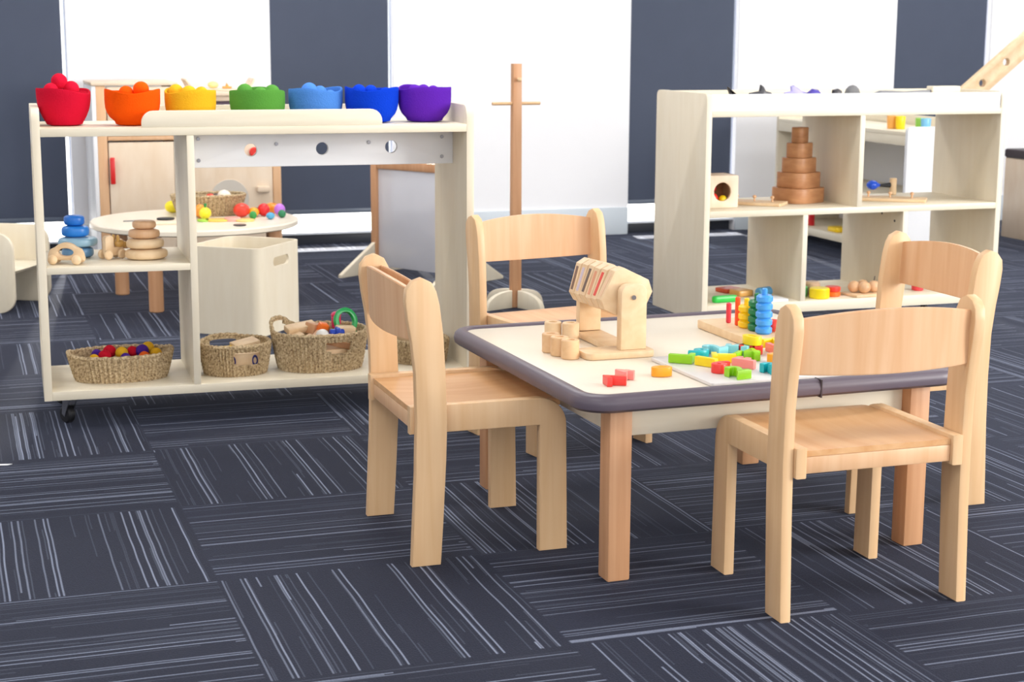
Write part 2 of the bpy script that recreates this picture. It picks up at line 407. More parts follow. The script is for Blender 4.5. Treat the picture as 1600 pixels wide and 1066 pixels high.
# ------------------------------------------------------------------ child chairs
def chair_parts(t):
    Wd = .368
    prof = [(0, 0), (.056, 0), (.061, .08), (.067, .20), (.069, .27), (.066, .37), (.062, .44), (.055, .495), (.049, .520), (.040, .537), (.022, .546), (.004, .540), (-.008, .525), (-.010, .505), (-.006, .47), (.001, .43), (.008, .37), (.010, .28), (.008, .18), (.003, .07)]
    prof = [(x-.1585, z) for x, z in prof]
    for s in (-1, 1):
        y0, y1 = (s*Wd/2, s*(Wd/2-.021))
        bm = nb(); prism(bm, prof, min(y0, y1), max(y0, y1), 'y', .003); link('back_post', bm, 'maple', t)
        L_ = [(.003, .250), (.003, .303), (.258, .303)]
        for i in range(1, 9):
            a = PI/2-PI/2*i/8; L_.append((.258+.055*math.cos(a), .248+.055*math.sin(a)))
        L_ += [(.317, 0), (.260, 0), (.259, .250)]
        L_ = [(x-.1585, z) for x, z in L_]
        y0, y1 = (s*(Wd/2-.0212), s*(Wd/2-.0425))
        bm = nb(); prism(bm, L_, min(y0, y1), max(y0, y1), 'y', .003); link('front_leg', bm, 'maple', t)
    hw = Wd/2-.043
    # dished plywood seat
    bm = nb(); nx, ny = 18, 18; g = []
    for side in (0, 1):
        rows = []
        for i in range(nx+1):
            row = []
            for j in range(ny+1):
                x = -.1485+.297*i/nx; y = -hw+2*hw*j/ny
                u = (x+.0)/.14; v = y/hw
                dz = -.007*max(0, 1-u*u)*max(0, 1-v*v)**.7
                if i >= nx-2: dz -= .004*((i-nx+2)/2)**2
                row.append(bm.verts.new((x, y, (.296+dz) if side == 0 else (.286+dz))))
            rows.append(row)
        g.append(rows)
    for i in range(nx):
        for j in range(ny):
            bm.faces.new((g[0][i][j], g[0][i+1][j], g[0][i+1][j+1], g[0][i][j+1]))
            bm.faces.new((g[1][i][j], g[1][i][j+1], g[1][i+1][j+1], g[1][i+1][j]))
    for i in range(nx):
        bm.faces.new((g[0][i][0], g[1][i][0], g[1][i+1][0], g[0][i+1][0])); bm.faces.new((g[0][i][ny], g[0][i+1][ny], g[1][i+1][ny], g[1][i][ny]))
    for j in range(ny):
        bm.faces.new((g[0][0][j], g[0][0][j+1], g[1][0][j+1], g[1][0][j])); bm.faces.new((g[0][nx][j], g[1][nx][j], g[1][nx][j+1], g[0][nx][j+1]))
    bmesh.ops.recalc_face_normals(bm, faces=bm.faces); link('seat', bm, 'plyseat', t)
    for x0, x1, z0 in ((-.149, -.131, .256), (.100, .118, .256)):
        bm = nb(); box(bm, x0, x1, -hw, hw, z0, .2855, .002); link('seat_rail', bm, 'ply', t)
    back(t, 'backrest', -.128, .020, .428, .523, .014, .011)
def back(t, name, x0, bulge, z0, z1, arch, th):
    bm = nb(); n = 24; hw = .368/2-.0195; cols = []
    for i in range(n+1):
        v = -1+2*i/n; y = v*hw; c = 1-v*v
        bx = x0-bulge*c
        zt_ = z1+arch*c; zb_ = z0-.004*c
        lean = lambda z: -.045*(z-.428)-.012
        cols.append([bm.verts.new((bx+lean(zb_), y, zb_)), bm.verts.new((bx+lean(zt_)+.0, y, zt_-.001)), bm.verts.new((bx-th+lean(zt_), y, zt_-.001)), bm.verts.new((bx-th+lean(zb_), y, zb_))])
    for a, b_ in zip(cols, cols[1:]):
        for k in range(4): bm.faces.new((a[k], a[(k+1) % 4], b_[(k+1) % 4], b_[k]))
    bm.faces.new(cols[0][::-1]); bm.faces.new(cols[-1])
    bmesh.ops.recalc_face_normals(bm, faces=bm.faces)
    sharp = [e for e in bm.edges if len(e.link_faces) == 2 and e.calc_face_angle() > 1]
    bmesh.ops.bevel(bm, geom=sharp, offset=.0015, segments=2, affect='EDGES')
    link(name, bm, 'ply', t)
GC = 'child chairs around the square table'
ch = thing('child_chair', 'light maple child chair at the left side of the square table', 'chair', (.357+.1585, -1.354, 0), 0, GC)
chair_parts(ch)
dup(ch, (1.055, -2.016+.1585, 0), PI/2, 'maple child chair nearest the camera, its back towards us in front of the square table', GC)
dup(ch, (1.631-.1585, -1.320, 0), PI, 'maple child chair at the right end of the square table, partly behind the nearest chair', GC)
a = math.radians(10.3)
u_ = Vector((math.cos(a), math.sin(a), 0)); f_ = Vector((math.sin(a), -math.cos(a), 0))
c2 = Vector((.7726, -.542, 0))+u_*.184+f_*.1585
dup(ch, tuple(c2), -PI/2+a, 'maple child chair behind the square table, facing us beside the card toy', GC)
back(ch, 'front_slat', -.1045, .012, .470, .523, .010, .006)

# ------------------------------------------------------------------ square table
TB = thing('activity_table', 'square low table with cream top and mauve-grey rubber edge in the foreground', 'table', (.998, -1.370, 0), .032)
hx, hy_ = .3735, .3555
bm = nb(); prism(bm, rrect(-hx-.004, hx+.004, -hy_-.004, hy_+.004, .035, 8), .328, .350, 'z', .001); link('table_top', bm, 'tabletop', TB)
path = rrect(-hx-.012, hx+.012, -hy_-.012, hy_+.012, .048, 10)
sec = [(-.011, .3508), (-.008, .3545), (0, .3560), (.009, .3545), (.0155, .349), (.018, .339), (.016, .329), (.009, .3235), (-.004, .322), (-.011, .322)]
bm = nb(); rings = []; n = len(path)
for i in range(n):
    p = Vector(path[i]); d = (Vector(path[(i+1) % n])-Vector(path[i-1])).normalized(); nrm = Vector((d.y, -d.x))
    rings.append([bm.verts.new((p.x+nrm.x*s, p.y+nrm.y*s, z)) for s, z in sec])
for i in range(n):
    for k in range(len(sec)): bm.faces.new((rings[i][k], rings[(i+1) % n][k], rings[(i+1) % n][(k+1) % len(sec)], rings[i][(k+1) % len(sec)]))
bmesh.ops.recalc_face_normals(bm, faces=bm.faces); eb = link('rubber_edge', bm, 'bumper', TB)
bm = nb(); box(bm, .072, .0745, -hy_-.0306, -hy_-.006, .3225, .3563, 0); link('joint', bm, 'dark', eb)
lx, ly, lw = .338, .350, .045
for sx in (-1, 1):
    for sy in (-1, 1):
        bm = nb(); box(bm, sx*(lx-lw/2)-lw/2, sx*(lx-lw/2)+lw/2, sy*(ly-lw/2)-lw/2, sy*(ly-lw/2)+lw/2, 0, .3275, .004); link('leg', bm, 'beech', TB)
for sy in (-1, 1):
    bm = nb(); box(bm, -lx+lw, lx-lw, sy*(ly-.036)-.009, sy*(ly-.036)+.009, .265, .3275, .002); link('apron', bm, 'lamx', TB)
for sx in (-1, 1):
    bm = nb(); box(bm, sx*(lx-.036)-.009, sx*(lx-.036)+.009, -ly+lw, ly-lw, .265, .3275, .002); link('apron', bm, 'lam', TB)

# ------------------------------------------------------------------ felt bowls and balls
def bowl(label, x, y, z, rb, rt_, h, m, ph, floor_z=.04, lean=0):
    bm = nb(); n = 56
    pr = [(0, 0), (rb*.7, 0), (rb*.93, .003), (rb, .010)]
    for k in range(1, 8):
        f = k/7; pr.append((rb+(rt_-rb)*(1-(1-f)**(2.6 if lean else 4.5)), .010+(h-.010)*f))
    pr += [(rt_-.0015, h+.002), (rt_-.005, h+.001), (rt_-.0065, h-.004), (rt_-.009, floor_z+.012), (rt_*.6, floor_z+.001), (0, floor_z)]
    lathe(bm, pr, n)
    for v in bm.verts:
        a = math.atan2(v.co.y, v.co.x); k = max(0, v.co.z/h)
        v.co.z += (.0035*math.sin(2*a+ph)+.002*math.sin(3*a+ph*2)+lean*math.cos(a))*k**2
        s = 1+.018*math.sin(3*a+ph)*k; v.co.x *= s; v.co.y *= s
    return solo('felt_bowl', bm, m, label, 'bowl', (x, y, z), 0, 'rainbow felt bowls on the trolley shelf')
def fball(label, x, y, z, r, m, grp, rough=.003):
    bm = nb(); ball(bm, r, seg=28); rr = random.random()*9
    for v in bm.verts: v.co *= 1+.02*math.sin(v.co.x*300+rr)*math.sin(v.co.y*260)
    return solo('felt_ball', bm, m, label, 'ball', (x, y, z), 0, grp)
z0 = .7495
BW = [('red', (196, 18, 48), -.141, -.075, .047, .0665, .087, [(-.150, -.078, .8590, .0200, 'on top of the heap'), (-.172, -.092, .8375, .0180, 'at the front left'), (-.122, -.078, .8400, .0200, 'at the right')]),
      ('orange', (238, 84, 6), .024, -.105, .045, .0690, .085, [(.048, -.098, .8355, .0200, 'at the right'), (.012, -.085, .8255, .0190, 'at the left')]),
      ('yellow', (226, 172, 36), .172, -.090, .050, .0650, .084, [(.138, -.075, .8285, .0190, 'at the back left'), (.168, -.095, .8240, .0200, 'in the middle'), (.202, -.080, .8240, .0170, 'at the right')]),
      ('green', (84, 146, 60), .345, -.090, .056, .0715, .084, [(.313, -.085, .8280, .0200, 'at the left'), (.350, -.105, .8190, .0200, 'in the middle'), (.384, -.085, .8250, .0200, 'at the right')]),
      ('sky blue', (76, 130, 206), .500, -.080, .054, .0710, .085, [(.482, -.086, .8290, .0210, 'large at the left'), (.515, -.066, .8230, .0180, 'in the middle'), (.536, -.095, .8160, .0150, 'low at the right')]),
      ('royal blue', (10, 60, 196), .643, -.110, .052, .0710, .087, [(.613, -.095, .8270, .0180, 'at the left'), (.645, -.095, .8250, .0180, 'in the middle'), (.684, -.100, .8220, .0150, 'at the right')]),
      ('purple', (92, 36, 168), .788, -.112, .050, .0710, .089, [(.763, -.100, .8270, .0170, 'at the left'), (.790, -.095, .8260, .0180, 'in the middle'), (.816, -.098, .8240, .0170, 'at the right')])]
for i, (nm, rgb, x, y, rb, rt_, h, bs) in enumerate(BW):
    m = felt('felt_'+nm.replace(' ', '_'), rgb)
    m2 = felt('felt_ball_'+nm.replace(' ', '_'), tuple(min(255, int(c*1.04+6)) for c in rgb))
    fz = min(b_[2]-b_[3] for b_ in bs)-z0-.001
    bowl('%s felt bowl holding %s felt balls on the trolley shelf top' % (nm, nm), x, y, z0, rb, rt_, h, m, i*1.7, fz, -.004 if i == 0 else 0)
    for bx, by, bz, r, wh in bs:
        bz += 0 if i == 0 else .003
        if r > 0: fball('%s felt ball %s of the %s felt bowl' % (nm, wh, nm), bx, by, bz, r, m2, 'balls in the %s felt bowl' % nm)

# ------------------------------------------------------------------ baskets
def basket(label, x, y, z, rx, ry, h, fl, handles=(), cat='basket', grp='woven baskets on the bottom board', rotz=0, power=2.3):
    t = thing('woven_basket', label, cat, (x, y, z), rotz, grp)
    def P(th, zz, off=0):
        k = fl+(1-fl)*(zz/h)**.8 if zz >= 0 else fl
        c, s = math.cos(th), math.sin(th)
        cx_ = abs(c)**(2/power)*math.copysign(1, c); sy2 = abs(s)**(2/power)*math.copysign(1, s)
        return Vector(((rx*k+off)*cx_, (ry*k+off)*sy2, zz))
    def rise(th):
        r_ = 0
        for (tc_, hw, a0, a1, up_) in handles:
            d = (th-tc_+PI) % (2*PI)-PI; r_ += up_*math.exp(-(d/(hw*1.1))**4)
        return r_
    n, rws = 264, 16
    bm = nb(); g = []; gi = []
    for i in range(n):
        th = 2*PI*i/n; ro = []; ri = []
        hh = h+rise(th)
        for k in range(rws+1):
            zz = hh*k/rws
            ph = (i*.5 % 2 < 1)
            wv = .0030*math.cos(PI*i/2+.35*math.sin(k*1.3+i*.07))+.0006*math.cos(PI*k)
            ro.append(bm.verts.new(P(th, zz, wv))); ri.append(bm.verts.new(P(th, zz, -.006)))
        g.append(ro); gi.append(ri)
    def cut(i, k):
        th = 2*PI*(i+.5)/n; f = (k+.5)/rws
        for (tc_, hw, a0, a1, up_) in handles:
            d = abs((th-tc_+PI) % (2*PI)-PI)
            if d < hw and a0 < f < a1:
                u = d/hw; v = abs(f-(a0+a1)/2)/((a1-a0)/2)
                if u**4+v**4 < 1: return True
        return False
    for i in range(n):
        j = (i+1) % n
        for k in range(rws):
            if cut(i, k): continue
            bm.faces.new((g[i][k], g[j][k], g[j][k+1], g[i][k+1])); bm.faces.new((gi[i][k], gi[i][k+1], gi[j][k+1], gi[j][k]))
            for (di, dk, a, b_) in ((0, -1, (i, k), (j, k)), (0, 1, (j, k+1), (i, k+1)), (-1, 0, (i, k+1), (i, k)), (1, 0, (j, k), (j, k+1))):
                ii, kk = (i+di) % n, k+dk
                edge = (kk < 0 or kk >= rws) or cut(ii, kk)
                if edge:
                    p, q_ = a, b_
                    bm.faces.new((g[q_[0]][q_[1]], g[p[0]][p[1]], gi[p[0]][p[1]], gi[q_[0]][q_[1]]))
    link('woven_wall', bm, 'straw', t)
    bm = nb(); pts = []
    N2 = 180
    for i in range(N2):
        th = 2*PI*i/N2; p = P(th, h+rise(th), -.003); pts.append(p)
    k_ = 8; rr = []
    for i in range(N2):
        d = (pts[(i+1) % N2]-pts[i-1]).normalized(); s = d.cross(Vector((0, 0, 1))).normalized(); u = s.cross(d)
        r = .0052+.0010*math.sin(i*2*PI/5)
        rr.append([bm.verts.new(pts[i]+s*r*math.cos(2*PI*j/k_)+u*r*math.sin(2*PI*j/k_)) for j in range(k_)])
    for i in range(N2):
        for j in range(k_): bm.faces.new((rr[i][j], rr[(i+1) % N2][j], rr[(i+1) % N2][(j+1) % k_], rr[i][(j+1) % k_]))
    bmesh.ops.recalc_face_normals(bm, faces=bm.faces); link('rim', bm, 'straw', t)
    bm = nb(); prism(bm, [tuple(P(2*PI*i/80, .001, -.003))[:2] for i in range(80)], .0, .006, 'z', 0); link('base', bm, 'straw', t)
    return t
ZB = .0955
basket('long oval seagrass basket filled with small felt balls at the left end', -.027, -.080, ZB, .133, .086, .066, .86, [(0, .35, 2, 3, .006), (PI, .35, 2, 3, .006)])
basket('small round seagrass basket with handle slots, holding marked wooden blocks', .268, -.095, ZB, .094, .086, .080, .85, [(PI*.58, .42, .62, .90, .006), (-PI*.42, .40, .36, .84, 0)])
basket('large round seagrass basket heaped with mixed wooden toys, middle of the bottom board', .497, -.090, ZB, .128, .108, .100, .86, [(PI*.80, .42, .62, .92, .026), (-PI*.42, .28, .52, .84, 0)])
basket('small seagrass basket at the right, seen between the posts of the left chair', .775, -.095, ZB, .078, .080, .062, .88, [(-PI*.30, .30, .42, .80, 0)])
FB = {'red': (186, 24, 44), 'purple': (74, 40, 130), 'mustard': (214, 164, 40), 'orange': (224, 96, 36)}
lst = [(-.085, -.052, .154, .0140, 'purple', 'back left'), (-.068, -.088, .155, .0165, 'red', 'front, second from left'), (-.052, -.050, .160, .0170, 'red', 'back, second from left'),
       (-.095, -.092, .150, .0130, 'mustard', 'front left corner'), (-.023, -.072, .158, .0165, 'mustard', 'middle'), (-.017, -.104, .151, .0130, 'purple', 'front middle'),
       (.006, -.056, .157, .0150, 'red', 'back, right of the middle'), (.030, -.066, .160, .0170, 'purple', 'right, large'), (.031, -.101, .150, .0150, 'orange', 'front right'),
       (.048, -.040, .163, .0160, 'mustard', 'highest at the back right'), (.064, -.078, .153, .0155, 'mustard', 'far right')]
for x, y, zz, r, c, wh in lst:
    fball('%s felt ball in the long basket, %s' % (c, wh), x, y, zz, r, felt('felt_small_'+c, FB[c]), 'small felt balls in the long basket')
bm = nb(); prism(bm, [(.110*math.cos(2*PI*i/48), .066*math.sin(2*PI*i/48)) for i in range(48)], 0, .030, 'z', .004)
tag(solo('felt_ball_bed', bm, felt('felt_small_bed', (120, 60, 60)), 'tightly packed lower layer of small felt balls in the long basket', 'felt balls', (-.027, -.080, ZB+.0065)), 'tightly packed lower layer of small felt balls in the long basket', 'felt balls')['kind'] = 'stuff'

# things in the other baskets
def blk(name, label, cat, loc, size, m, rot=(0, 0, 0), b=.002, grp=None, part=None):
    bm = nb(); box(bm, -size[0]/2, size[0]/2, -size[1]/2, size[1]/2, -size[2]/2, size[2]/2, b)
    o = solo(name, bm, m, label, cat, loc, 0, grp); o.rotation_euler = rot; return o
G2 = 'wooden blocks in the small round basket'
b_ = blk('wooden_block', 'pale wooden block with dark blue arch marks, in the small basket slot', 'block', (.286, -.128, ZB+.036), (.085, .026, .040), 'birch', (0, 0, .08), grp=G2)
for px_ in (-.033, .026):
    bm = nb(); torus(bm, .0062, .0018, (px_, -.0135, .0), 20, 8, Matrix.Rotation(PI/2, 4, 'X'), 1, 1.9); link('blue_mark', bm, col('navy_mark', (34, 40, 120)), b_)
blk('wooden_block', 'pale flat wooden block with a hole, topmost in the small basket', 'block', (.298, -.078, ZB+.070), (.070, .045, .016), 'birch', (.12, -.14, .3), grp=G2)
blk('wooden_block', 'plain wooden block lying under the others in the small basket', 'block', (.262, -.090, ZB+.017), (.09, .06, .020), 'birch', (0, 0, .5), grp=G2)
blk('toy_stick', 'yellow stick beside the blocks in the small basket', 'stick', (.238, -.080, ZB+.062), (.050, .010, .010), col('toy_yellow', (244, 204, 30)), (0, -.05, .05), .003, 'coloured sticks in the small basket')
blk('toy_stick', 'green stick beside the yellow one in the small basket', 'stick', (.218, -.062, ZB+.060), (.045, .010, .010), col('toy_green', (40, 150, 90)), (0, .05, .1), .003, 'coloured sticks in the small basket')
G3 = 'wooden toys in the large basket'
bm = nb(); prism(bm, [(.095*math.cos(2*PI*i/40), .078*math.sin(2*PI*i/40)) for i in range(40)], 0, .050, 'z', .004)
solo('toy_crate_base', bm, 'birch', 'flat wooden toys filling the lower half of the large basket', 'toys', (.497, -.090, ZB+.0065))['kind'] = 'stuff'
B3 = [(.420, -.085, .092, (.075, .030, .020), 'birch', (.2, -.25, .35), 'pale plank with a blue end, left side of the large basket heap'),
      (.455, -.045, .118, (.085, .034, .018), 'birch', (.3, -.1, .25), 'long pale plank propped at the back of the large basket heap'),
      (.472, -.120, .098, (.012, .085, .016), 'ply', (.3, .1, -.6), 'narrow curved-looking stick at the front of the large basket heap'),
      (.443, -.125, .096, (.012, .075, .014), 'ply', (.25, .1, -.9), 'narrow stick lying left of the other stick in the large basket heap'),
      (.500, -.050, .112, (.060, .040, .030), 'beech', (.1, .2, .5), 'reddish wooden block in the middle of the large basket heap'),
      (.563, -.110, .108, (.050, .030, .040), 'birch', (.1, .1, .1), 'upright pale block with a peg hole at the right of the large basket heap'),
      (.520, -.168, .062, (.085, .014, .022), 'beech', (0, .35, .1), 'wooden rail showing through the slot of the large basket')]
for x, y, zz, sz_, m, r_, lb in B3[:-1]:
    blk('wooden_block', lb, 'block', (x, y, ZB+zz-.018), sz_, m, r_, .003, G3)
blk('wooden_block', B3[-1][-1], 'block', (.525, -.152, ZB+.073), (.085, .012, .018), 'beech', (0, .30, .12), .003, G3)
blk('wooden_block', 'blue painted toy block in the large basket', 'block', (.437, -.108, ZB+.062), (.050, .022, .02), col('toy_blue', (28, 70, 190)), (0, 0, -.5), .004, G3)
blk('wooden_block', 'orange painted toy block in the large basket', 'block', (.507, -.085, ZB+.103), (.026, .022, .028), col('toy_orange', (246, 120, 40)), (.4, .2, .3), .004, G3)
bm = nb(); ball(bm, .0175, (0, 0, 0), (1, 1, .9)); solo('toy_ball', bm, col('toy_white', (238, 236, 232)), 'white ball in the middle of the large basket heap', 'ball', (.497, -.128, ZB+.092))
bm = nb(); cyl(bm, .013, (0, 0, -.014), (0, 0, .020), 20, .004); ball(bm, .014, (0, 0, .022), (1, 1, .7)); solo('toy_peg', bm, col('toy_magenta', (214, 40, 96)), 'magenta mushroom peg at the back of the large basket', 'toy', (.548, -.070, ZB+.112))
bm = nb(); cyl(bm, .010, (-.02, 0, 0), (.02, 0, 0), 16, .003); box(bm, -.004, .008, -.014, .014, -.014, .014, .003); solo('toy_vehicle', bm, col('toy_blue', (28, 70, 190)), 'small blue toy vehicle among the blocks of the large basket', 'toy', (.537, -.125, ZB+.096))
bm = nb(); holed(bm, circ(0, 0, .036, 36), [circ(0, 0, .024, 36)], -.006, .006, 'y'); box(bm, -.033, .033, -.004, .004, -.035, -.028, .002)
o = solo('toy_ring', bm, col('toy_emerald', (20, 164, 84)), 'emerald green ring standing upright at the right of the large basket', 'ring', (.572, -.078, ZB+.118)); o.rotation_euler = (-.3, .1, .35)
blk('wooden_block', 'pale wooden block on top of the small basket between the chair posts', 'block', (.755, -.085, ZB+.064), (.062, .050, .022), 'birch', (0, 0, .5), .003)
blk('wooden_block', 'wooden block filling the small basket between the chair posts', 'block', (.775, -.095, ZB+.029), (.08, .07, .044), 'birch', (0, 0, .2), .003)

# ------------------------------------------------------------------ middle shelf toys
ZM = .4085
def stones(specs, x, y, grp, what):
    z = ZM; prev = 0
    for i, (wd, h, m, lb, dx) in enumerate(specs):
        bm = nb(); ball(bm, 1, seg=32)
        for v in bm.verts:
            p = v.co.copy(); r = math.hypot(p.x, p.y)
            a = math.atan2(p.y, p.x); k = (r**.42)/max(r, 1e-5) if r > 1e-5 else 1
            v.co.x = p.x*k*wd/2*(1+.03*math.sin(2*a+i)); v.co.y = p.y*k*wd/2*.86*(1+.03*math.cos(3*a+i)); v.co.z = math.copysign(abs(p.z)**.62, p.z)*h/2
        solo('stacking_stone', bm, m, lb, 'stacking stone', (x+dx, y, z+h/2), random.uniform(-.3, .3), grp)
        z += h
stones([(.108, .027, 'birch', 'pale wooden stacking stone, widest at the bottom of the natural stack', 0), (.094, .0265, 'birch', 'pale wooden stacking stone, second from the bottom of the natural stack', -.002),
        (.078, .024, 'ply', 'pale wooden stacking stone, second from the top of the natural stack', -.004), (.060, .022, 'ply', 'small wooden stacking stone on top of the natural stack', -.003)], .045, -.110, 'natural wooden stacking stones', 'natural')
stones([(.080, .028, col('stone_slate', (96, 140, 178)), 'slate blue stacking stone at the bottom of the blue stack', 0), (.098, .026, col('stone_grey', (140, 178, 200)), 'wide grey-blue stacking stone in the blue stack', .001),
        (.068, .029, col('stone_blue', (38, 126, 214)), 'bright blue stacking stone below the top of the blue stack', -.004), (.052, .027, col('stone_deep', (28, 112, 206)), 'small bright blue stacking stone on top of the blue stack', -.006)], -.120, -.035, 'blue stacking stones', 'blue')
t = thing('toy_car', 'plain wooden toy car with arched handle and ball wheels on the middle shelf', 'toy car', (-.156, -.150, ZM), -.35)
bm = nb(); holed(bm, [(-.046, .010)]+[(-.046+.005*0+.0, .016)]+[(.046*-math.cos(PI*i/16)*(.78 if 3 < i < 13 else .98), .018+.036*math.sin(PI*i/16)) for i in range(17)]+[(.046, .010)], [[(.020*math.cos(2*PI*i/20), .030+.010*math.sin(2*PI*i/20)) for i in range(20)]], -.010, .010, 'y', .003); link('body', bm, 'birch', t)
for sx in (-.030, .030):
    for sy in (-1, 1):
        bm = nb(); ball(bm, .0125, (sx, sy*.019, .0125), (1, .8, 1), 20); link('wheel', bm, 'birch', t)
t = thing('pull_toy', 'wooden wheeled animal toy with golden head between the two stone stacks', 'toy animal', (-.040, -.085, ZM), .5)
bm = nb(); prism(bm, rrect(-.022, .004, .008, .060, .008), -.008, .008, 'y', .003); prism(bm, rrect(-.02, .034, .008, .030, .008), -.007, .007, 'y', .003); link('body', bm, 'birch', t)
for sx in (-.018, .022):
    for sy in (-1, 1):
        bm = nb(); cyl(bm, .0125, (sx, sy*.0085, .0125), (sx, sy*.019, .0125), 20, .003); link('wheel', bm, 'birch', t)
bm = nb(); ball(bm, .012, (.024, 0, .038), (1.2, 1, 1)); ball(bm, .009, (.038, 0, .034)); ball(bm, .006, (.014, -.010, .052), (.6, 1, 1.6)); ball(bm, .006, (.014, .010, .052), (.6, 1, 1.6)); link('head', bm, col('golden_brass', (206, 164, 92), .3), t)

# ------------------------------------------------------------------ things on the square table
ZT = .3503
t = thing('card_flip_toy', 'wooden toy with slotted octagonal plates on an axle between two posts', 'wooden toy', (.846, -1.300, ZT), 0)
bm = nb(); prism(bm, rrect(-.102, .046, -.132, -.062, .018), 0, .014, 'z', .003); box(bm, -.030, .028, -.066, .145, .0005, .0135, .003); link('base', bm, 'birch', t)
bm = nb(); prism(bm, rrect(-.026, .030, .014, .146, .018, corners=(0, 0, 1, 1)), -.118, -.093, 'y', .004); link('post', bm, 'birch', t)
bm = nb(); prism(bm, rrect(-.027, .023, .014, .146, .018, corners=(0, 0, 1, 1)), .108, .130, 'y', .004); link('post', bm, 'birch', t)
bm = nb(); cyl(bm, .004, (0, -.120, .120), (0, .131, .120), 16); link('axle', bm, 'birch', t)
bm = nb(); cyl(bm, .0046, (0, -.1215, .120), (0, -.1185, .120), 16, .0006); link('bolt', bm, 'steel', t)
slots = [(120, 82, 60), (206, 190, 204), (96, 72, 62), (222, 150, 112), (226, 66, 52), (234, 196, 160)]
for i in range(6):
    rotm = Matrix.Translation((0, .090-.0325*i, .120)) @ Matrix.Rotation(math.radians((15, 17, 20, 19, 22, 26)[i]), 4, 'Y')
    hx_, hz, c = .047, .046, .018
    oc = [(-hx_+c*.8, -hz), (hx_-c, -hz), (hx_, -hz+c), (hx_, hz-c), (hx_-c, hz), (-hx_+c*.8, hz), (-hx_, hz-c*.8), (-hx_, -hz+c*.8)]
    bm = nb(); prism(bm, oc, -.0145, .0145, 'y', .0025, rotm); pl = link('plate', bm, 'birch', t)
    bm = nb(); box(bm, -hx_-.0007, -hx_+.002, -.0055, .0055, -.025, .025, 0, rotm); link('slot', bm, col('slot_%d' % i, slots[i]), pl)
cl = [(.722, -1.394, 'rightmost of the front three'), (.713, -1.357, 'middle of the front three'), (.709, -1.318, 'leftmost of the front three'), (.792, -1.212, 'right one of the back pair'), (.760, -1.192, 'left one of the back pair')]
for x, y, wh in cl:
    bm = nb(); lathe(bm, [(0, 0), (.0165, 0), (.0180, .0015), (.0180, .0365), (.0168, .038), (.0095, .038), (.0090, .035), (0, .035)], 32)
    solo('wooden_cylinder', bm, 'maplex' if 'front' in wh else 'birch', 'small wooden cylinder on the square table, %s' % wh, 'wooden cylinder', (x, y, ZT), 0, 'small wooden cylinders beside the card toy')
# white puzzle board
bm = nb(); prism(bm, rrect(-.170, .170, -.131, .131, .008), 0, .007, 'z', .0015)
solo('puzzle_board', bm, col('board_offwhite', (226, 221, 218)), 'thin white puzzle board under the heap of coloured number and letter blocks', 'board', (1.038, -1.588, ZT+.0002), .032)
# peg stacker
t = thing('peg_stacker', 'wooden peg stacker base with rows of coloured rings at the back of the table', 'stacking toy', (1.155, -1.285, ZT), 0)
bm = nb(); box(bm, -.046, .055, -.118, .128, 0, .019, .003); link('base', bm, 'birch', t)
PG = [(.0, .068, .044, 'peg_crimson', (222, 52, 72)), (.004, .034, .062, 'peg_red_orange', (244, 84, 34)), (.010, .004, .078, 'toy_yellow2', (250, 204, 20)), (.014, -.034, .094, 'toy_darkgreen', (10, 120, 70)), (.012, -.072, .110, 'toy_skyblue', (70, 156, 236))]
for x, y, h, cn, rgb in PG:
    bm = nb(); cyl(bm, .0055, (x, y, .019), (x, y, .019+h-.014 if h > .07 else .019+h), 18, .002); link('peg', bm, col(cn, rgb), t)
def rings(x, y, n, cn, rgb, word, hh=.0165, R=.0175):
    z = ZT+.019
    order = ['bottom', 'second', 'third', 'fourth', 'top']
    for i in range(n):
        bm = nb(); lathe(bm, [(.0065, 0), (R-.004, 0), (R, .004), (R, hh-.004), (R-.004, hh-.0002), (.0065, hh-.0002), (.0065, 0)], 32)
        w_ = 'top' if i == n-1 else order[i]
        solo('stacking_ring', bm, col(cn, rgb), '%s stacking ring, %s of the %s column on the peg stacker' % (word, w_, word), 'ring', (1.155+x, -1.285+y, z), 0, '%s rings on the peg stacker' % word)
        z += hh
rings(.010, .004, 3, 'toy_yellow2', (250, 204, 20), 'yellow')
rings(.014, -.034, 4, 'toy_darkgreen', (10, 120, 70), 'dark green')
rings(.012, -.072, 5, 'toy_skyblue', (70, 156, 236), 'sky blue')
bm = nb(); ball(bm, .016, (0, 0, .014), (1, 1, .85), 10)
solo('wooden_bead', bm, col('bead_red', (236, 66, 50)), 'red faceted bead right of the sky blue rings', 'bead', (1.197, -1.345, ZT+.0192))
# number and letter blocks
RGB = {'red': (236, 58, 50), 'pink': (246, 150, 142), 'orange': (250, 168, 34), 'lime': (146, 208, 24), 'teal': (18, 178, 188), 'yellow': (248, 218, 20), 'pale blue': (140, 214, 222), 'coral': (240, 128, 100)}
def num(ch_, c, x, y, rz, z=None, size=.062, th=.0175, where='', tilt=0):
    bm = nb(); glyph(bm, ch_, size, th, Matrix.Rotation(tilt, 4, 'X') if tilt else None)
    shape = 'number' if ch_.isdigit() else 'letter'
    return solo(shape+'_block', bm, col('block_'+c.replace(' ', '_'), RGB[c]), '%s %s block %s' % (c, shape, where), 'block', (x, y, ZT+.0075 if z is None else z), rz, 'wooden number and letter blocks')
ZZ = ZT+.0004
num('7', 'red', .712, -1.655, 1.5, ZZ, where='lying alone at the front left of the tabletop', size=.050)
num('4', 'pink', .745, -1.615, .9, ZZ, where='on the bare tabletop behind the lone red one', size=.046)
num('0', 'orange', .826, -1.605, 1.45, ZZ, where='on the bare tabletop left of the puzzle board', size=.050)
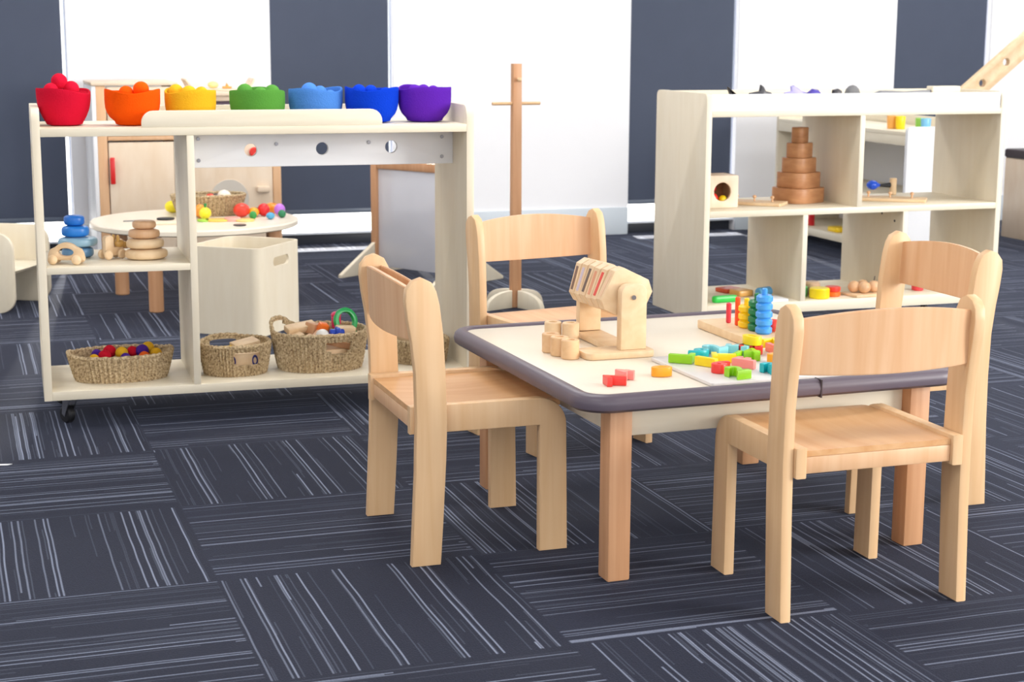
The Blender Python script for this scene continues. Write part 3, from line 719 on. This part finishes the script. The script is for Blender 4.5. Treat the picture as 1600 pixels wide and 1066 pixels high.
NB = [('L', 'lime', .902, -1.530, .9, 'at the back left corner of the puzzle board'), ('9', 'teal', .948, -1.505, -1.2, 'ring-headed, behind the lime one on the left of the board'),
      ('2', 'pale blue', .995, -1.478, .5, 'in the back row of the board, left of the middle'), ('5', 'pale blue', 1.045, -1.482, 1.0, 'in the back row of the board beside the red stack'),
      ('1', 'yellow', .930, -1.580, .5, 'curved, near the left edge of the board'), ('T', 'yellow', .978, -1.558, 1.2, 'in the middle row left of the lime pair'),
      ('6', 'red', .935, -1.635, -.9, 'ring-headed, at the front left of the board'), ('2', 'lime', .940, -1.690, .2, 'at the front edge of the board, left'),
      ('3', 'teal', 1.020, -1.678, .3, 'at the front edge of the board, middle'), ('F', 'pink', .998, -1.612, .6, 'in the centre of the board'),
      ('4', 'lime', 1.045, -1.540, -.2, 'right of the centre, under the red and yellow stack'), ('8', 'orange', 1.080, -1.592, .9, 'right of the pink one'),
      ('7', 'teal', 1.072, -1.660, .9, 'at the front edge of the board beside the chair post'), ('5', 'pale blue', 1.120, -1.640, .4, 'at the right front of the board beside the chair post'),
      ('0', 'teal', 1.135, -1.545, .3, 'ring shaped, at the right of the board'), ('1', 'coral', 1.115, -1.500, 0, 'behind the teal ring at the right of the board'),
      ('3', 'red', 1.070, -1.490, 1.1, 'under the yellow ring at the back of the board'), ('2', 'yellow', 1.160, -1.590, 1.2, 'at the far right of the board behind the chair post')]
for ch_, c, x, y, rz, wh in NB: num(ch_, c, x, y, rz, where=wh, size=.061)
num('0', 'yellow', 1.074, -1.487, .3, ZT+.0256, where='ring shaped, on top of the red one on the board', size=.056)
num('1', 'lime', 1.012, -1.548, -.8, where='small, between the yellow and the lime ones', size=.045)
num('Z', 'yellow', 1.145, -1.455, .3, where='large, lying at the back right of the board near the stacker', size=.064)

# ------------------------------------------------------------------ background furniture
# play fridge and stove against the back wall
FR = thing('play_fridge', 'tall pale wooden play fridge with a red door handle at the left', 'play fridge', (.150, 2.70, 0))
W, D, H = .355, .40, .757
bm = nb(); box(bm, 0, .018, 0, D, 0, H, .003); link('side_panel', bm, 'white', FR)
bm = nb(); box(bm, .018, .058, 0, D, 0, H, .003); link('post', bm, 'orangewood', FR)
bm = nb(); box(bm, W-.02, W, 0, D, 0, H, .003); link('side_panel', bm, 'palewood', FR)
bm = nb(); box(bm, 0, W, -.004, D, H+.0005, H+.014, .003); link('top_board', bm, 'palewood', FR)
bm = nb(); box(bm, .06, W-.022, .004, D, .530, .548, .002); link('rail', bm, 'orangewood', FR)
bm = nb(); box(bm, .062, W-.024, 0, .018, .555, H-.004, .003); link('upper_door', bm, 'palewood', FR)
bm = nb(); box(bm, .062, W-.024, 0, .018, .04, .522, .003); dr = link('door', bm, 'palewood', FR)
bm = nb(); box(bm, .064, .084, -.022, -.010, .350, .462, .004); box(bm, .070, .078, -.012, .001, .36, .37, .001); box(bm, .070, .078, -.012, .001, .44, .45, .001); link('handle', bm, col('handle_red', (222, 40, 40)), dr)
bm = nb(); box(bm, .06, W-.022, .03, D, .02, .04, .002); link('bottom_board', bm, 'palewood', FR)
ST = thing('play_stove', 'pale wooden play stove with a tray on top, right of the play fridge', 'play stove', (.512, 2.70, 0))
W = .425
bm = nb(); box(bm, 0, .02, 0, D, 0, .69, .003); link('side_panel', bm, 'palewood', ST)
bm = nb(); box(bm, W-.036, W, 0, .04, 0, .69, .004); link('post', bm, 'orangewood', ST)
bm = nb(); box(bm, W-.036, W, D-.04, D, 0, .69, .004); link('post', bm, 'orangewood', ST)
bm = nb(); box(bm, 0, W, -.004, D, .712, .730, .004); link('top_board', bm, 'palewood', ST)
bm = nb(); box(bm, .02, W-.04, .01, D, .6905, .7115, .002); link('rail', bm, 'palewood', ST)
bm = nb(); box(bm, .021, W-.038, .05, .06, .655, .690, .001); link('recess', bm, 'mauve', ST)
bm = nb(); box(bm, .021, W-.037, .004, .022, .04, .648, .003); op = link('oven_panel', bm, 'palewood', ST)
bm = nb(); cyl(bm, .082, (.200, .0035, .275), (.200, -.001, .275), 48, .001); link('oven_window', bm, col('oven_window', (206, 198, 186)), op)
bm = nb(); box(bm, .318, .372, -.018, .003, .300, .325, .004); link('handle', bm, 'palewood', op)
bm = nb(); cyl(bm, .022, (.310, -.012, .472), (.310, .0035, .472), 24, .004); link('knob', bm, col('knob_red', (226, 52, 40)), op)
bm = nb(); cyl(bm, .006, (.312, -.014, .462), (.312, -.0122, .462), 12, .0005); link('knob_dot', bm, col('toy_white', (238, 236, 232)), op)
t = thing('wooden_tray', 'shallow wooden tray with flared ends standing on the play stove', 'tray', (.70, 2.86, .7305))
bm = nb(); box(bm, -.12, .12, -.08, .08, 0, .008, .002); link('floor', bm, 'palewood', t)
for s in (-1, 1):
    rm = Matrix.Translation((s*.12, 0, .004)) @ Matrix.Rotation(s*.55, 4, 'Y')
    bm = nb(); holed(bm, rrect(-.075, .075, 0, .055, .01), [circ(0, .032, .012)], -.004, .004, 'x', .001, rm); link('end_board', bm, 'palewood', t)
bm = nb(); ball(bm, .018, (0, 0, .016), (1.3, 1, .85)); solo('toy_lemon', bm, col('pale_yellow', (240, 224, 150)), 'pale yellow play fruit in the tray on the stove', 'play food', (.675, 2.84, .739))
bm = nb(); box(bm, -.02, .02, -.012, .012, 0, .010, .004); prism(bm, [(-.008, .008), (.010, .008), (-.002, .026)], -.006, .006, 'y', .002); solo('toy_carrot', bm, col('pale_orange', (240, 160, 80)), 'orange play food piece in the tray on the stove', 'play food', (.735, 2.84, .739))

# round table
RT = thing('round_table', 'round cream play table with four wooden legs behind the trolley shelf', 'table', (.43, 1.75, 0), .17)
bm = nb(); lathe(bm, [(0, .276), (.374, .276), (.380, .280), (.380, .294), (.376, .298), (0, .298)], 96); link('table_top', bm, 'tabletop', RT)
for sx, sy in ((-1, -1), (1, -1), (-1, 1), (1, 1)):
    bm = nb(); cyl(bm, .026, (sx*.222, sy*.222, 0), (sx*.222, sy*.222, .2755), 32, .003); link('leg', bm, 'beech', RT)
ZR = .2985
basket('oval seagrass basket of play food on the round table', .500, 1.880, ZR, .140, .090, .076, .80, [], grp=None)
bm = nb(); prism(bm, [(.09*math.cos(2*PI*i/32), .06*math.sin(2*PI*i/32)) for i in range(32)], 0, .040, 'z', .006); solo('play_food_heap', bm, col('food_bed', (150, 120, 90)), 'play food pieces filling the basket on the round table', 'play food', (.497, 1.88, ZR+.0065))['kind'] = 'stuff'
G = 'play food on the round table'
def fruit(name, label, rgb, x, y, r, s=(1, 1, 1), z=None, stem=None):
    t = thing(name, label, 'play food', (x, y, ZR if z is None else z), random.random()*3, G)
    bm = nb(); ball(bm, r, (0, 0, r*s[2]), s, 24); link('body', bm, col('fruit_%d_%d_%d' % rgb, rgb), t)
    if stem:
        bm = nb(); cyl(bm, .004, (0, 0, r*s[2]*1.9), (.003, 0, r*s[2]*2+.014), 10, .001, .006); link('stem', bm, col('fruit_leaf', (30, 140, 70)), t)
    return t
fruit('toy_tomato', 'large red play tomato in front of the basket on the round table', (232, 64, 44), .605, 1.765, .031, (1, 1, .85))
fruit('toy_pepper', 'red play pepper right of the large tomato', (224, 36, 40), .690, 1.775, .023, (1, 1, 1.05))
fruit('toy_mango', 'yellow-orange play fruit between tomato and pepper', (248, 168, 24), .650, 1.760, .020, (1, 1, .9))
fruit('toy_orange', 'orange play fruit at the back right of the round table', (244, 146, 30), .735, 1.850, .026, (1.2, 1, .8))
fruit('toy_aubergine', 'lilac play fruit at the right of the food heap', (196, 120, 224), .750, 1.770, .021, (1, 1, 1.1))
fruit('toy_plum', 'dark purple play fruit behind the red pepper', (52, 34, 70), .665, 1.835, .020, (1.6, 1, .7))
fruit('toy_blueberry', 'small blue play piece at the front of the food heap', (84, 168, 208), .695, 1.665, .016, (1.1, 1, .8))
fruit('toy_sprout', 'small green play piece at the front left of the food heap', (50, 150, 70), .633, 1.680, .014, (1, 1, 1.1))
fruit('toy_broccoli', 'dark green play piece at the far right of the food heap', (40, 128, 84), .745, 1.700, .015, (1, 1, 1))
fruit('toy_lemon', 'bright yellow play lemon at the far side of the round table', (244, 226, 20), .378, 1.985, .026, (1.3, 1, .9))
fruit('toy_pineapple', 'yellow play pineapple with green top leaning on the basket', (240, 228, 50), .465, 1.735, .022, (1.1, 1, 1), stem=1)
fruit('toy_apricot', 'orange play apricot behind the pineapple', (248, 160, 60), .452, 1.775, .020, (1, 1, 1.3))
def disc(name, label, rgb, x, y, rx, ry, th=.006):
    bm = nb(); prism(bm, [(rx*math.cos(2*PI*i/28), ry*math.sin(2*PI*i/28)) for i in range(28)], 0, th, 'z', .001)
    return solo(name, bm, col('disc_%d_%d_%d' % rgb, rgb), label, 'play food', (x, y, ZR), 0, G)
disc('toy_cheese_slice', 'yellow play cheese slice lying left of the pink slice', (246, 206, 90), .500, 1.665, .045, .04)
disc('toy_ham_slice', 'pink play ham slice between two yellow slices', (246, 176, 164), .553, 1.655, .03, .03, .012)
disc('toy_bread_slice', 'pale yellow play bread slice right of the pink slice', (248, 216, 130), .595, 1.640, .036, .045)
disc('toy_lettuce', 'lime green play lettuce leaf beside the shelf divider', (160, 210, 70), .448, 1.672, .022, .035)
disc('toy_coaster', 'small black disc near the front edge of the round table', (46, 38, 36), .553, 1.500, .023, .030, .003)
t = thing('toy_cutting_board', 'pale wooden cutting board on the round table', 'cutting board', (.300, 1.640, ZR), .1, None)
bm = nb(); prism(bm, rrect(-.055, .055, -.05, .05, .01), 0, .010, 'z', .002); link('board', bm, 'palewood', t)
bm = nb(); prism(bm, [(.032*math.cos(2*PI*i/28), .030*math.sin(2*PI*i/28)) for i in range(28)], 0, .006, 'z', .001); solo('toy_coaster', bm, 'black', 'black disc lying on the cutting board', 'play food', (.312, 1.668, ZR+.0105))
t = thing('toy_knife', 'grey play knife on the round table left of the cutting board', 'knife', (.213, 1.745, ZR), .1)
bm = nb(); prism(bm, rrect(-.045, .035, -.008, .008, .006), 0, .003, 'z', .0008); link('blade', bm, 'steel', t)
fruit('toy_garlic', 'white play garlic on top of the basket', (240, 232, 214), .560, 1.880, .026, (1, 1, .9), ZR+.046)
fruit('toy_radish', 'red play radish on top of the basket', (222, 70, 48), .505, 1.870, .018, (1, 1, 1), ZR+.046)
fruit('toy_chocolate', 'dark brown play piece between radish and garlic in the basket', (70, 48, 40), .532, 1.905, .016, (1.2, 1, 1), ZR+.046)

# bent plywood storage tub
t = thing('storage_tub', 'open bent-plywood tub with a handle slot in front of the round table', 'storage tub', (.510, .868, 0), .90)
s_ = .295
out = rrect(0, s_, 0, .27, .035, 10); th = .009; inn = rrect(th, s_-th, th, .27-th, .028, 10)
bm = nb(); hh = .292
rows = [[], [], [], []]
for (u, v) in out: rows[0].append(bm.verts.new((u, v, .002))); rows[1].append(bm.verts.new((u, v, hh)))
for (u, v) in inn: rows[2].append(bm.verts.new((u, v, .012))); rows[3].append(bm.verts.new((u, v, hh)))
n = len(out)
for i in range(n):
    j = (i+1) % n
    bm.faces.new((rows[0][i], rows[0][j], rows[1][j], rows[1][i])); bm.faces.new((rows[1][i], rows[1][j], rows[3][j], rows[3][i])); bm.faces.new((rows[3][i], rows[3][j], rows[2][j], rows[2][i]))
bm.faces.new(rows[0][::-1]); bm.faces.new(rows[2])
bmesh.ops.recalc_face_normals(bm, faces=bm.faces)
tubo = link('body', bm, 'lam', t)
cb = nb(); prism(cb, rrect(s_/2-.055, s_/2+.055, .222, .254, .0155, 8), -.03, .03, 'y', 0)
cme = bpy.data.meshes.new('cut'); cb.to_mesh(cme); cb.free(); cob = bpy.data.objects.new('cut', cme); C.objects.link(cob); cob.parent = t
md = tubo.modifiers.new('slot', 'BOOLEAN'); md.object = cob; md.operation = 'DIFFERENCE'; md.solver = 'EXACT'
dg = bpy.context.evaluated_depsgraph_get(); ev = tubo.evaluated_get(dg); nm = bpy.data.meshes.new_from_object(ev)
tubo.modifiers.clear(); tubo.data = nm; bpy.data.objects.remove(cob)

# cube chair
t = thing('cube_chair', 'low bent-plywood cube chair at the left edge behind the trolley shelf', 'chair', (-.290, 1.793, 0), -.50)
for s in (-1, 1):
    bm = nb(); prism(bm, rrect(-.15, .15, 0, .285, .06, 10), s*.14-.008, s*.14+.008, 'y', .004); link('side_panel', bm, 'lam', t)
bm = nb(); prism(bm, [(-.125, .135), (.125, .135), (.135, .145), (.125, .153), (-.11, .153), (-.125, .168), (-.128, .275), (-.142, .275), (-.142, .15)], -.1315, .1315, 'y', .002); link('seat', bm, 'lamx', t)

# easel
t = thing('floor_easel', 'milky acrylic screen in a pink beech frame on triangular feet behind the trolley shelf', 'easel', (1.237, 2.215, 0), -1.02)
bm = nb(); box(bm, -.016, .016, -.018, .018, 0, .47, .004); link('post', bm, 'beech', t)
bm = nb(); box(bm, .48, .512, -.018, .018, 0, .47, .004); link('post', bm, 'beech', t)
bm = nb(); box(bm, .016, .48, -.014, .014, .432, .468, .004); link('top_rail', bm, 'beech', t)
bm = nb(); box(bm, .016, .48, -.004, .004, .03, .432, .001); link('panel', bm, 'perspex', t)
for x in (0, .496):
    for s in (-1, 1):
        bm = nb(); prism(bm, [(s*.0185, 0), (s*.215, 0), (s*.215, .012), (s*.0185, .128)], x-.010, x+.010, 'x', .003); link('foot', bm, 'lam', t)

# wooden stand
t = thing('wooden_stand', 'tall slim beech stand with a cross dowel and curved feet in the middle', 'stand', (1.502, 1.215, 0), .05)
bm = nb(); prism(bm, [(-.0195, 0), (.0195, 0), (.0165, .875), (-.0165, .875)], -.014, .014, 'y', .003); link('post', bm, 'beech', t)
bm = nb(); cyl(bm, .0058, (-.092, 0, .735), (.092, 0, .735), 20, .001); link('cross_dowel', bm, 'maple', t)
bm = nb(); cyl(bm, .004, (0, -.014, .820), (0, -.026, .820), 12, .0005); ball(bm, .0085, (0, -.030, .820)); link('knob', bm, 'maple', t)
for k, L_ in ((0, .13), (1, .15), (2, .14), (3, .15)):
    a = k*PI/2+.35
    pts = [(.022, 0), (L_, 0), (L_, .008)]+[(L_*math.cos(PI/2*i/8)**.7*.98+.0, .012+.052*math.sin(PI/2*i/8)) for i in range(1, 8)]+[(.022, .064)]
    bm = nb(); prism(bm, pts, -.010, .010, 'y', .003, Matrix.Rotation(a, 4, 'Z')); link('foot', bm, 'lam', t)

bm = nb(); prism(bm, [(-.02, -.008), (.012, -.004), (.02, .006), (-.014, .004)], 0, .0012, 'z', 0); solo('paper_scrap', bm, 'white', 'tiny white scrap lying on the carpet at the far left edge', 'scrap', (-.343, -.533, .0002), -.3)
# bench at the right edge
t = thing('cushioned_bench', 'pale wooden bench with a dark vinyl cushion at the right edge', 'bench', (4.50, 2.53, 0), -PI/2)
bm = nb(); box(bm, 0, 1.2, 0, .5, 0, .39, .004); link('body', bm, 'palewood', t)
bm = nb(); box(bm, -.004, 1.204, -.006, .5, .3905, .434, .010); link('cushion', bm, 'dark', t)
# slanted play frame board
t = thing('climbing_ramp', 'slanted pale wooden board with round holes rising at the top right', 'climbing ramp', (4.35, 1.9, 0))
rm = Matrix.Translation((-.447, 0, .775)) @ Matrix.Rotation(-.665, 4, 'Y')
bm = nb(); holed(bm, rrect(-.12, .62, -.047, .047, .02), [circ(-.002, 0, .017, 28), circ(.146, 0, .017, 28), circ(.294, 0, .017, 28)], -.014, .014, 'y', .002, rm); link('slanted_board', bm, 'birch', t)
bm = nb(); box(bm, -.03, .03, .016, .05, 0, 1.30, .004); link('upright_post', bm, 'lam', t)

# cups on the low far shelf
GCp = 'coloured cups on the low far shelf'
for lb, rgb, x, y in (('orange cup on the low shelf seen under the white tray front', (246, 178, 90), 3.46, 1.93), ('yellow cup right beside the orange one on the low shelf', (250, 214, 20), 3.475, 1.885), ('green cup on the low shelf, left of the blue one', (150, 208, 80), 3.47, 1.72), ('light blue cup at the end of the low shelf', (130, 198, 232), 3.48, 1.695)):
    x += .02
    bm = nb(); lathe(bm, [(0, 0), (.018, 0), (.0195, .002), (.022, .055), (.0215, .056), (.0195, .054), (.018, .006), (0, .006)], 28); solo('toy_cup', bm, col('cup_%d_%d_%d' % rgb, rgb), lb, 'cup', (x, y, .5785), 0, GCp)
bm = nb(); lathe(bm, [(0, 0), (.016, 0), (.002, .05), (0, .05)], 24); solo('toy_cone', bm, col('cone_lime', (214, 230, 90)), 'lime cone on the low shelf near the cubby divider', 'toy', (3.47, 2.22, .5785))
bm = nb(); prism(bm, rrect(-.035, .035, -.05, .05, .02), 0, .022, 'z', .006); solo('toy_pad', bm, col('toy_yellow', (244, 204, 30)), 'yellow toy on the bottom board of the low far shelf', 'toy', (3.45, 2.30, .0855))
bm = nb(); box(bm, -.012, .012, -.015, .015, 0, .12, .003); solo('toy_block', bm, col('red_block', (206, 30, 40)), 'red upright block on the bottom board of the low far shelf', 'block', (3.45, 2.555, .0855))

# ------------------------------------------------------------------ toys in the right shelf
ZS = .4315
t = thing('posting_cube', 'wooden cube with a round opening, left end of the middle shelf', 'toy cube', (1.930, .455, ZS), 0)
s_ = .052
bm = nb(); holed(bm, rrect(-s_, s_, 0, .104, .004), [circ(-.004, .052, .030, 36)], -s_, -s_+.010, 'y'); link('front_wall', bm, 'palewood', t)
bm = nb(); box(bm, -s_, s_, s_-.008, s_, 0, .104, .001); link('back_wall', bm, 'brownwood', t)
for a, b_ in ((-s_, -s_+.008), (s_-.008, s_)):
    bm = nb(); box(bm, a, b_, -s_+.0102, s_-.0082, 0, .104, .001); link('side_wall', bm, 'birch', t)
bm = nb(); box(bm, -s_+.0082, s_-.0082, -s_+.0102, s_-.0082, 0, .008, .001); link('floor', bm, 'brownwood', t)
bm = nb(); box(bm, -s_+.0082, s_-.0082, -s_+.0102, s_-.0082, .096, .104, .001); link('top_wall', bm, 'palewood', t)
for rgb, w_, x, y, z, r in (((226, 50, 36), 'red', 1.905, .43, .030, .017), ((236, 206, 20), 'yellow', 1.938, .425, .024, .015), ((200, 40, 40), 'dark red', 1.912, .452, .060, .014)):
    bm = nb(); ball(bm, r); solo('toy_ball', bm, col('inball_'+w_.replace(' ', '_'), rgb), '%s ball inside the wooden cube with round opening' % w_, 'ball', (x, y, ZS+z), 0, 'balls inside the wooden cube')
def knobboard(label, x, y, rz, L_, Wd):
    t = thing('knob_puzzle', label, 'puzzle', (x, y, ZS), rz, 'flat knob puzzles on the middle shelf')
    bm = nb(); prism(bm, rrect(-L_/2, L_/2, -Wd/2, Wd/2, .004), 0, .010, 'z', .0015); link('board', bm, 'birch', t)
    for k in range(3):
        u = (k-1)*L_*.3
        bm = nb(); cyl(bm, .003, (u, 0, .010), (u, 0, .020), 12, .0005); ball(bm, .0065, (u, 0, .025), (1, 1, .85), 16); link('knob', bm, 'ply', t)
knobboard('flat wooden knob puzzle between the cube and the brown nesting tower', 2.083, .485, -.75, .20, .10)
knobboard('flat wooden knob puzzle in the right half of the middle shelf', 2.585, .470, -.62, .24, .10)
z = ZS
for i, (wd, h, wh) in enumerate(((.158, .049, 'widest, at the bottom'), (.132, .051, 'second from the bottom'), (.105, .048, 'in the middle'), (.080, .049, 'second from the top'), (.052, .051, 'smallest, on top'))):
    bm = nb(); r = wd/2; pts = []
    for k in range(64):
        a = 2*PI*k/64; pts.append((r*math.copysign(abs(math.cos(a))**.62, math.cos(a)), r*.92*math.copysign(abs(math.sin(a))**.62, math.sin(a))))
    prism(bm, pts, 0, h-.0004, 'z', .002)
    solo('nesting_box', bm, 'brownwood', 'brown wooden nesting box, %s of the tower' % wh, 'nesting box', (2.262, .520, z), .35+i*.04, 'brown wooden nesting tower')
    z += h
t = thing('toy_hammer', 'toy hammer with blue ball grip and wooden head behind the knob puzzle', 'toy hammer', (2.700, .640, ZS))
bm = nb(); cyl(bm, .0125, (0, 0, 0), (0, 0, .058), 24, .002); link('head', bm, 'birch', t)
bm = nb(); cyl(bm, .0045, (-.060, 0, .034), (-.012, 0, .034), 14, .001, .009); link('shaft', bm, 'black', t)
bm = nb(); ball(bm, .0185, (-.082, 0, .036), (1.15, 1, .9)); cyl(bm, .012, (-.075, 0, .036), (-.055, 0, .035), 20, .002, .007); link('grip', bm, col('toy_royal', (20, 80, 210)), t)
# bottom board
ZL = .1305
bm = nb(); prism(bm, rrect(-.045, .045, -.012, .012, .011), 0, .022, 'z', .006); solo('toy_vehicle', bm, col('toy_brightgreen', (40, 190, 70)), 'bright green long toy at the left end of the bottom board', 'toy', (1.925, .365, ZL), .1)
bm = nb(); prism(bm, rrect(-.035, .035, -.03, .03, .006), 0, .014, 'z', .003); o = solo('toy_tile', bm, col('tile_rust', (206, 84, 48)), 'rust-red flat toy behind the green one on the bottom board', 'toy', (2.035, .560, ZL), .3)
bm = nb(); prism(bm, rrect(-.03, .03, -.03, .03, .008), 0, .020, 'z', .004); solo('toy_tile', bm, col('tile_ochre', (222, 168, 90)), 'ochre flat toy beside the rust-red one on the bottom board', 'toy', (2.040, .475, ZL), .2)
bm = nb(); cyl(bm, .016, (-.03, 0, .016), (.03, 0, .016), 20, .004); solo('toy_roller', bm, col('tile_blue', (84, 160, 210)), 'light blue roller toy near the first divider on the bottom board', 'toy', (2.100, .430, ZL), .4)
bm = nb(); prism(bm, rrect(-.055, .045, -.04, .04, .004), 0, .008, 'z', .001); solo('toy_board', bm, 'white', 'white flat board at the front of the bottom board beside the first divider', 'board', (2.085, .355, ZL), .05)
bm = nb(); cyl(bm, .033, (0, 0, 0), (0, 0, .034), 40, .003); solo('toy_drum', bm, col('drum_yellow', (238, 214, 20)), 'yellow round drum in the middle cubby of the bottom board', 'toy', (2.262, .350, ZL))
bm = nb(); cyl(bm, .020, (0, 0, 0), (0, 0, .034), 30, .003); solo('toy_drum', bm, col('drum_green', (96, 176, 110)), 'green drum behind the yellow one in the middle cubby', 'toy', (2.224, .400, ZL))
bm = nb(); cyl(bm, .027, (0, 0, 0), (0, 0, .044), 30, .006); solo('toy_drum', bm, col('drum_beige', (206, 176, 146)), 'beige drum behind the yellow one in the middle cubby', 'toy', (2.275, .425, ZL))
for k, (rgb, w_) in enumerate((((240, 110, 36), 'orange'), ((222, 58, 44), 'red'))):
    bm = nb(); cyl(bm, .026, (0, 0, 0), (0, 0, .016), 34, .003); solo('toy_disc', bm, col('disc_'+w_, rgb), '%s disc %s of the pair right of the yellow drum' % (w_, ('at the bottom', 'on top')[k]), 'toy', (2.325, .375, ZL+k*.0163))
bm = nb(); box(bm, -.062, .062, -.045, .045, 0, .008, .002); solo('fruit_board', bm, 'birch', 'thin wooden board under the wooden fruits on the bottom board', 'board', (2.436, .362, ZL), .1)
for k, (x, y, st) in enumerate(((2.405, .375, 0), (2.430, .350, 0), (2.448, .392, 0), (2.472, .362, 1))):
    wh = ('leftmost', 'front middle', 'back middle', 'rightmost, with a stalk')[k]
    t = thing('wooden_fruit', 'plain turned wooden fruit on the thin board, %s' % wh, 'wooden fruit', (x, y, ZL+.0082), 0, 'plain wooden fruits on the bottom board')
    bm = nb(); ball(bm, .0205, (0, 0, .0195), (1, 1, .95)); link('body', bm, 'ply', t)
    if st: bm = nb(); cyl(bm, .0015, (0, 0, .037), (.003, 0, .054), 8, .0003); link('stalk', bm, 'dark', t)
bm = nb(); cyl(bm, .020, (0, 0, 0), (0, 0, .020), 30, .003); solo('toy_disc', bm, col('disc_crimson', (226, 60, 70)), 'crimson disc in the right cubby seen behind the right chair', 'toy', (2.665, .400, ZL))
# toys in the tray on top, only their tops show over the white front
ZY = .7455
G = 'small toys lying in the tray on the cubby shelf'
def fin(name, label, m, x, y, pts, th, rz=0):
    bm = nb(); prism(bm, pts, -th/2, th/2, 'y', th*.35); return solo(name, bm, m, label, 'toy animal', (x, y, ZY), rz, G)
fin('toy_whale', 'black toy whale whose curved tail tip shows at the left of the tray', col('toy_black', (44, 42, 48)), 1.990, .46, [(-.05, 0), (.06, 0), (.07, .02), (.03, .035), (-.01, .050), (-.022, .068), (-.030, .070), (-.022, .045), (-.05, .02)], .02)
fin('toy_shark', 'dark grey toy shark with its upright fin showing over the white tray front', col('toy_slate', (62, 62, 68)), 2.080, .45, [(-.05, 0), (.05, 0), (.062, .020), (.030, .052), (.012, .056), (.004, .070), (-.006, .076), (-.010, .056), (-.045, .050), (-.06, .02)], .022)
fin('toy_lizard', 'lilac toy lizard with raised head in the tray', col('toy_lilac', (176, 170, 226)), 2.210, .46, [(-.04, 0), (.06, 0), (.055, .045), (.02, .055), (-.012, .073), (-.022, .070), (-.020, .055), (-.045, .050)], .018)
fin('toy_beetle', 'violet toy creature with a domed back in the tray', col('toy_violet', (72, 58, 168)), 2.262, .44, [(-.025, 0), (.03, 0), (.028, .045), (.015, .059), (-.005, .062), (-.022, .050)], .03)
fin('toy_beetle', 'small black toy creature in the middle of the tray', col('toy_black', (44, 42, 48)), 2.352, .45, [(-.02, 0), (.02, 0), (.018, .055), (.004, .062), (-.014, .058)], .022)
bm = nb(); ball(bm, .036, (0, 0, .0365), (.85, .7, .98), 10); solo('grey_rock', bm, plain('grey_rock_stone', (128, 128, 130), .9, .2, var=.2, bump=.8, bscale=60), 'rough grey rock sticking out of the tray', 'rock', (2.435, .49, ZY+.0005), .4)
t = thing('toy_bridge', 'long curved grey strip with a pale block end at the right of the tray', 'toy', (2.66, .52, ZY))
bm = nb(); prism(bm, [(-.13, .040), (-.10, .052), (-.05, .051), (.0, .048), (.05, .051), (.09, .053), (.09, .0), (-.13, .0)], -.012, .012, 'y', .002); link('strip', bm, col('strip_grey', (120, 122, 128)), t)
bm = nb(); box(bm, .0905, .20, -.02, .02, 0, .066, .003); link('end_block', bm, 'lamx', t)

# ------------------------------------------------------------------ light and camera
w = bpy.data.worlds.new('World'); bpy.context.scene.world = w; w.use_nodes = True
bg = w.node_tree.nodes['Background']; bg.inputs['Color'].default_value = (.97, .98, 1, 1); bg.inputs['Strength'].default_value = 1.6
def area(name, loc, target, sx, sy, power, c=(1, 1, 1)):
    l = bpy.data.lights.new(name, 'AREA'); l.shape = 'RECTANGLE'; l.size = sx; l.size_y = sy; l.energy = power; l.color = c
    o = bpy.data.objects.new(name, l); C.objects.link(o); o.location = loc
    o.rotation_euler = (Vector(target)-Vector(loc)).to_track_quat('-Z', 'Y').to_euler(); return o
for i, (x, y) in enumerate(((-1.2, -3.2), (2.6, -3.4), (.6, -.4), (4.0, -.3), (1.0, 1.9), (4.4, 1.9), (-1.6, 1.0))):
    area('ceiling_panel_light', (x, y, 2.68), (x, y, 0), 1.2, .6, 22, (1, .985, .96))  # unseen overhead area lights, added to brighten the room
area('window_daylight_right', (6.6, -5.2, 1.7), (1.2, -.6, .3), 3.2, 2.2, 280, (1, .97, .93))  # unseen area light, assumed from the right front and added without any window
sl = bpy.data.lights.new('sun', 'SUN'); sl.energy = 14; sl.angle = math.radians(2); sl.color = (1, .97, .92)
so = bpy.data.objects.new('sun', sl); C.objects.link(so); so.location = (2, 8, 5)
so.rotation_euler = Vector((-.12, -1, -.62)).to_track_quat('-Z', 'Y').to_euler()

f, yaw, pit, rol = 2573.1, -.3288, .1856, .0048
cy_, sy_ = math.cos(yaw), math.sin(yaw)
fwd = Vector((-sy_*math.cos(pit), cy_*math.cos(pit), -math.sin(pit))); rt = Vector((cy_, sy_, 0)); up = rt.cross(fwd)
r2 = rt*math.cos(rol)+up*math.sin(rol); u2 = -rt*math.sin(rol)+up*math.cos(rol)
cam = bpy.data.cameras.new('Camera'); cam.lens = f/1600*36; cam.sensor_width = 36; cam.sensor_fit = 'HORIZONTAL'
co = bpy.data.objects.new('Camera', cam); C.objects.link(co)
mw = Matrix((r2, u2, -fwd)).transposed().to_4x4(); mw.translation = Vector((-.4206, -4.3862, .9857)); co.matrix_world = mw
sc_ = bpy.context.scene; sc_.camera = co
cam.dof.use_dof = True; cam.dof.focus_distance = 3.35; cam.dof.aperture_fstop = 9
vs = sc_.view_settings; vs.view_transform = 'Standard'; vs.look = 'None'; vs.gamma = 1; vs.use_curve_mapping = False; vs.exposure = .48
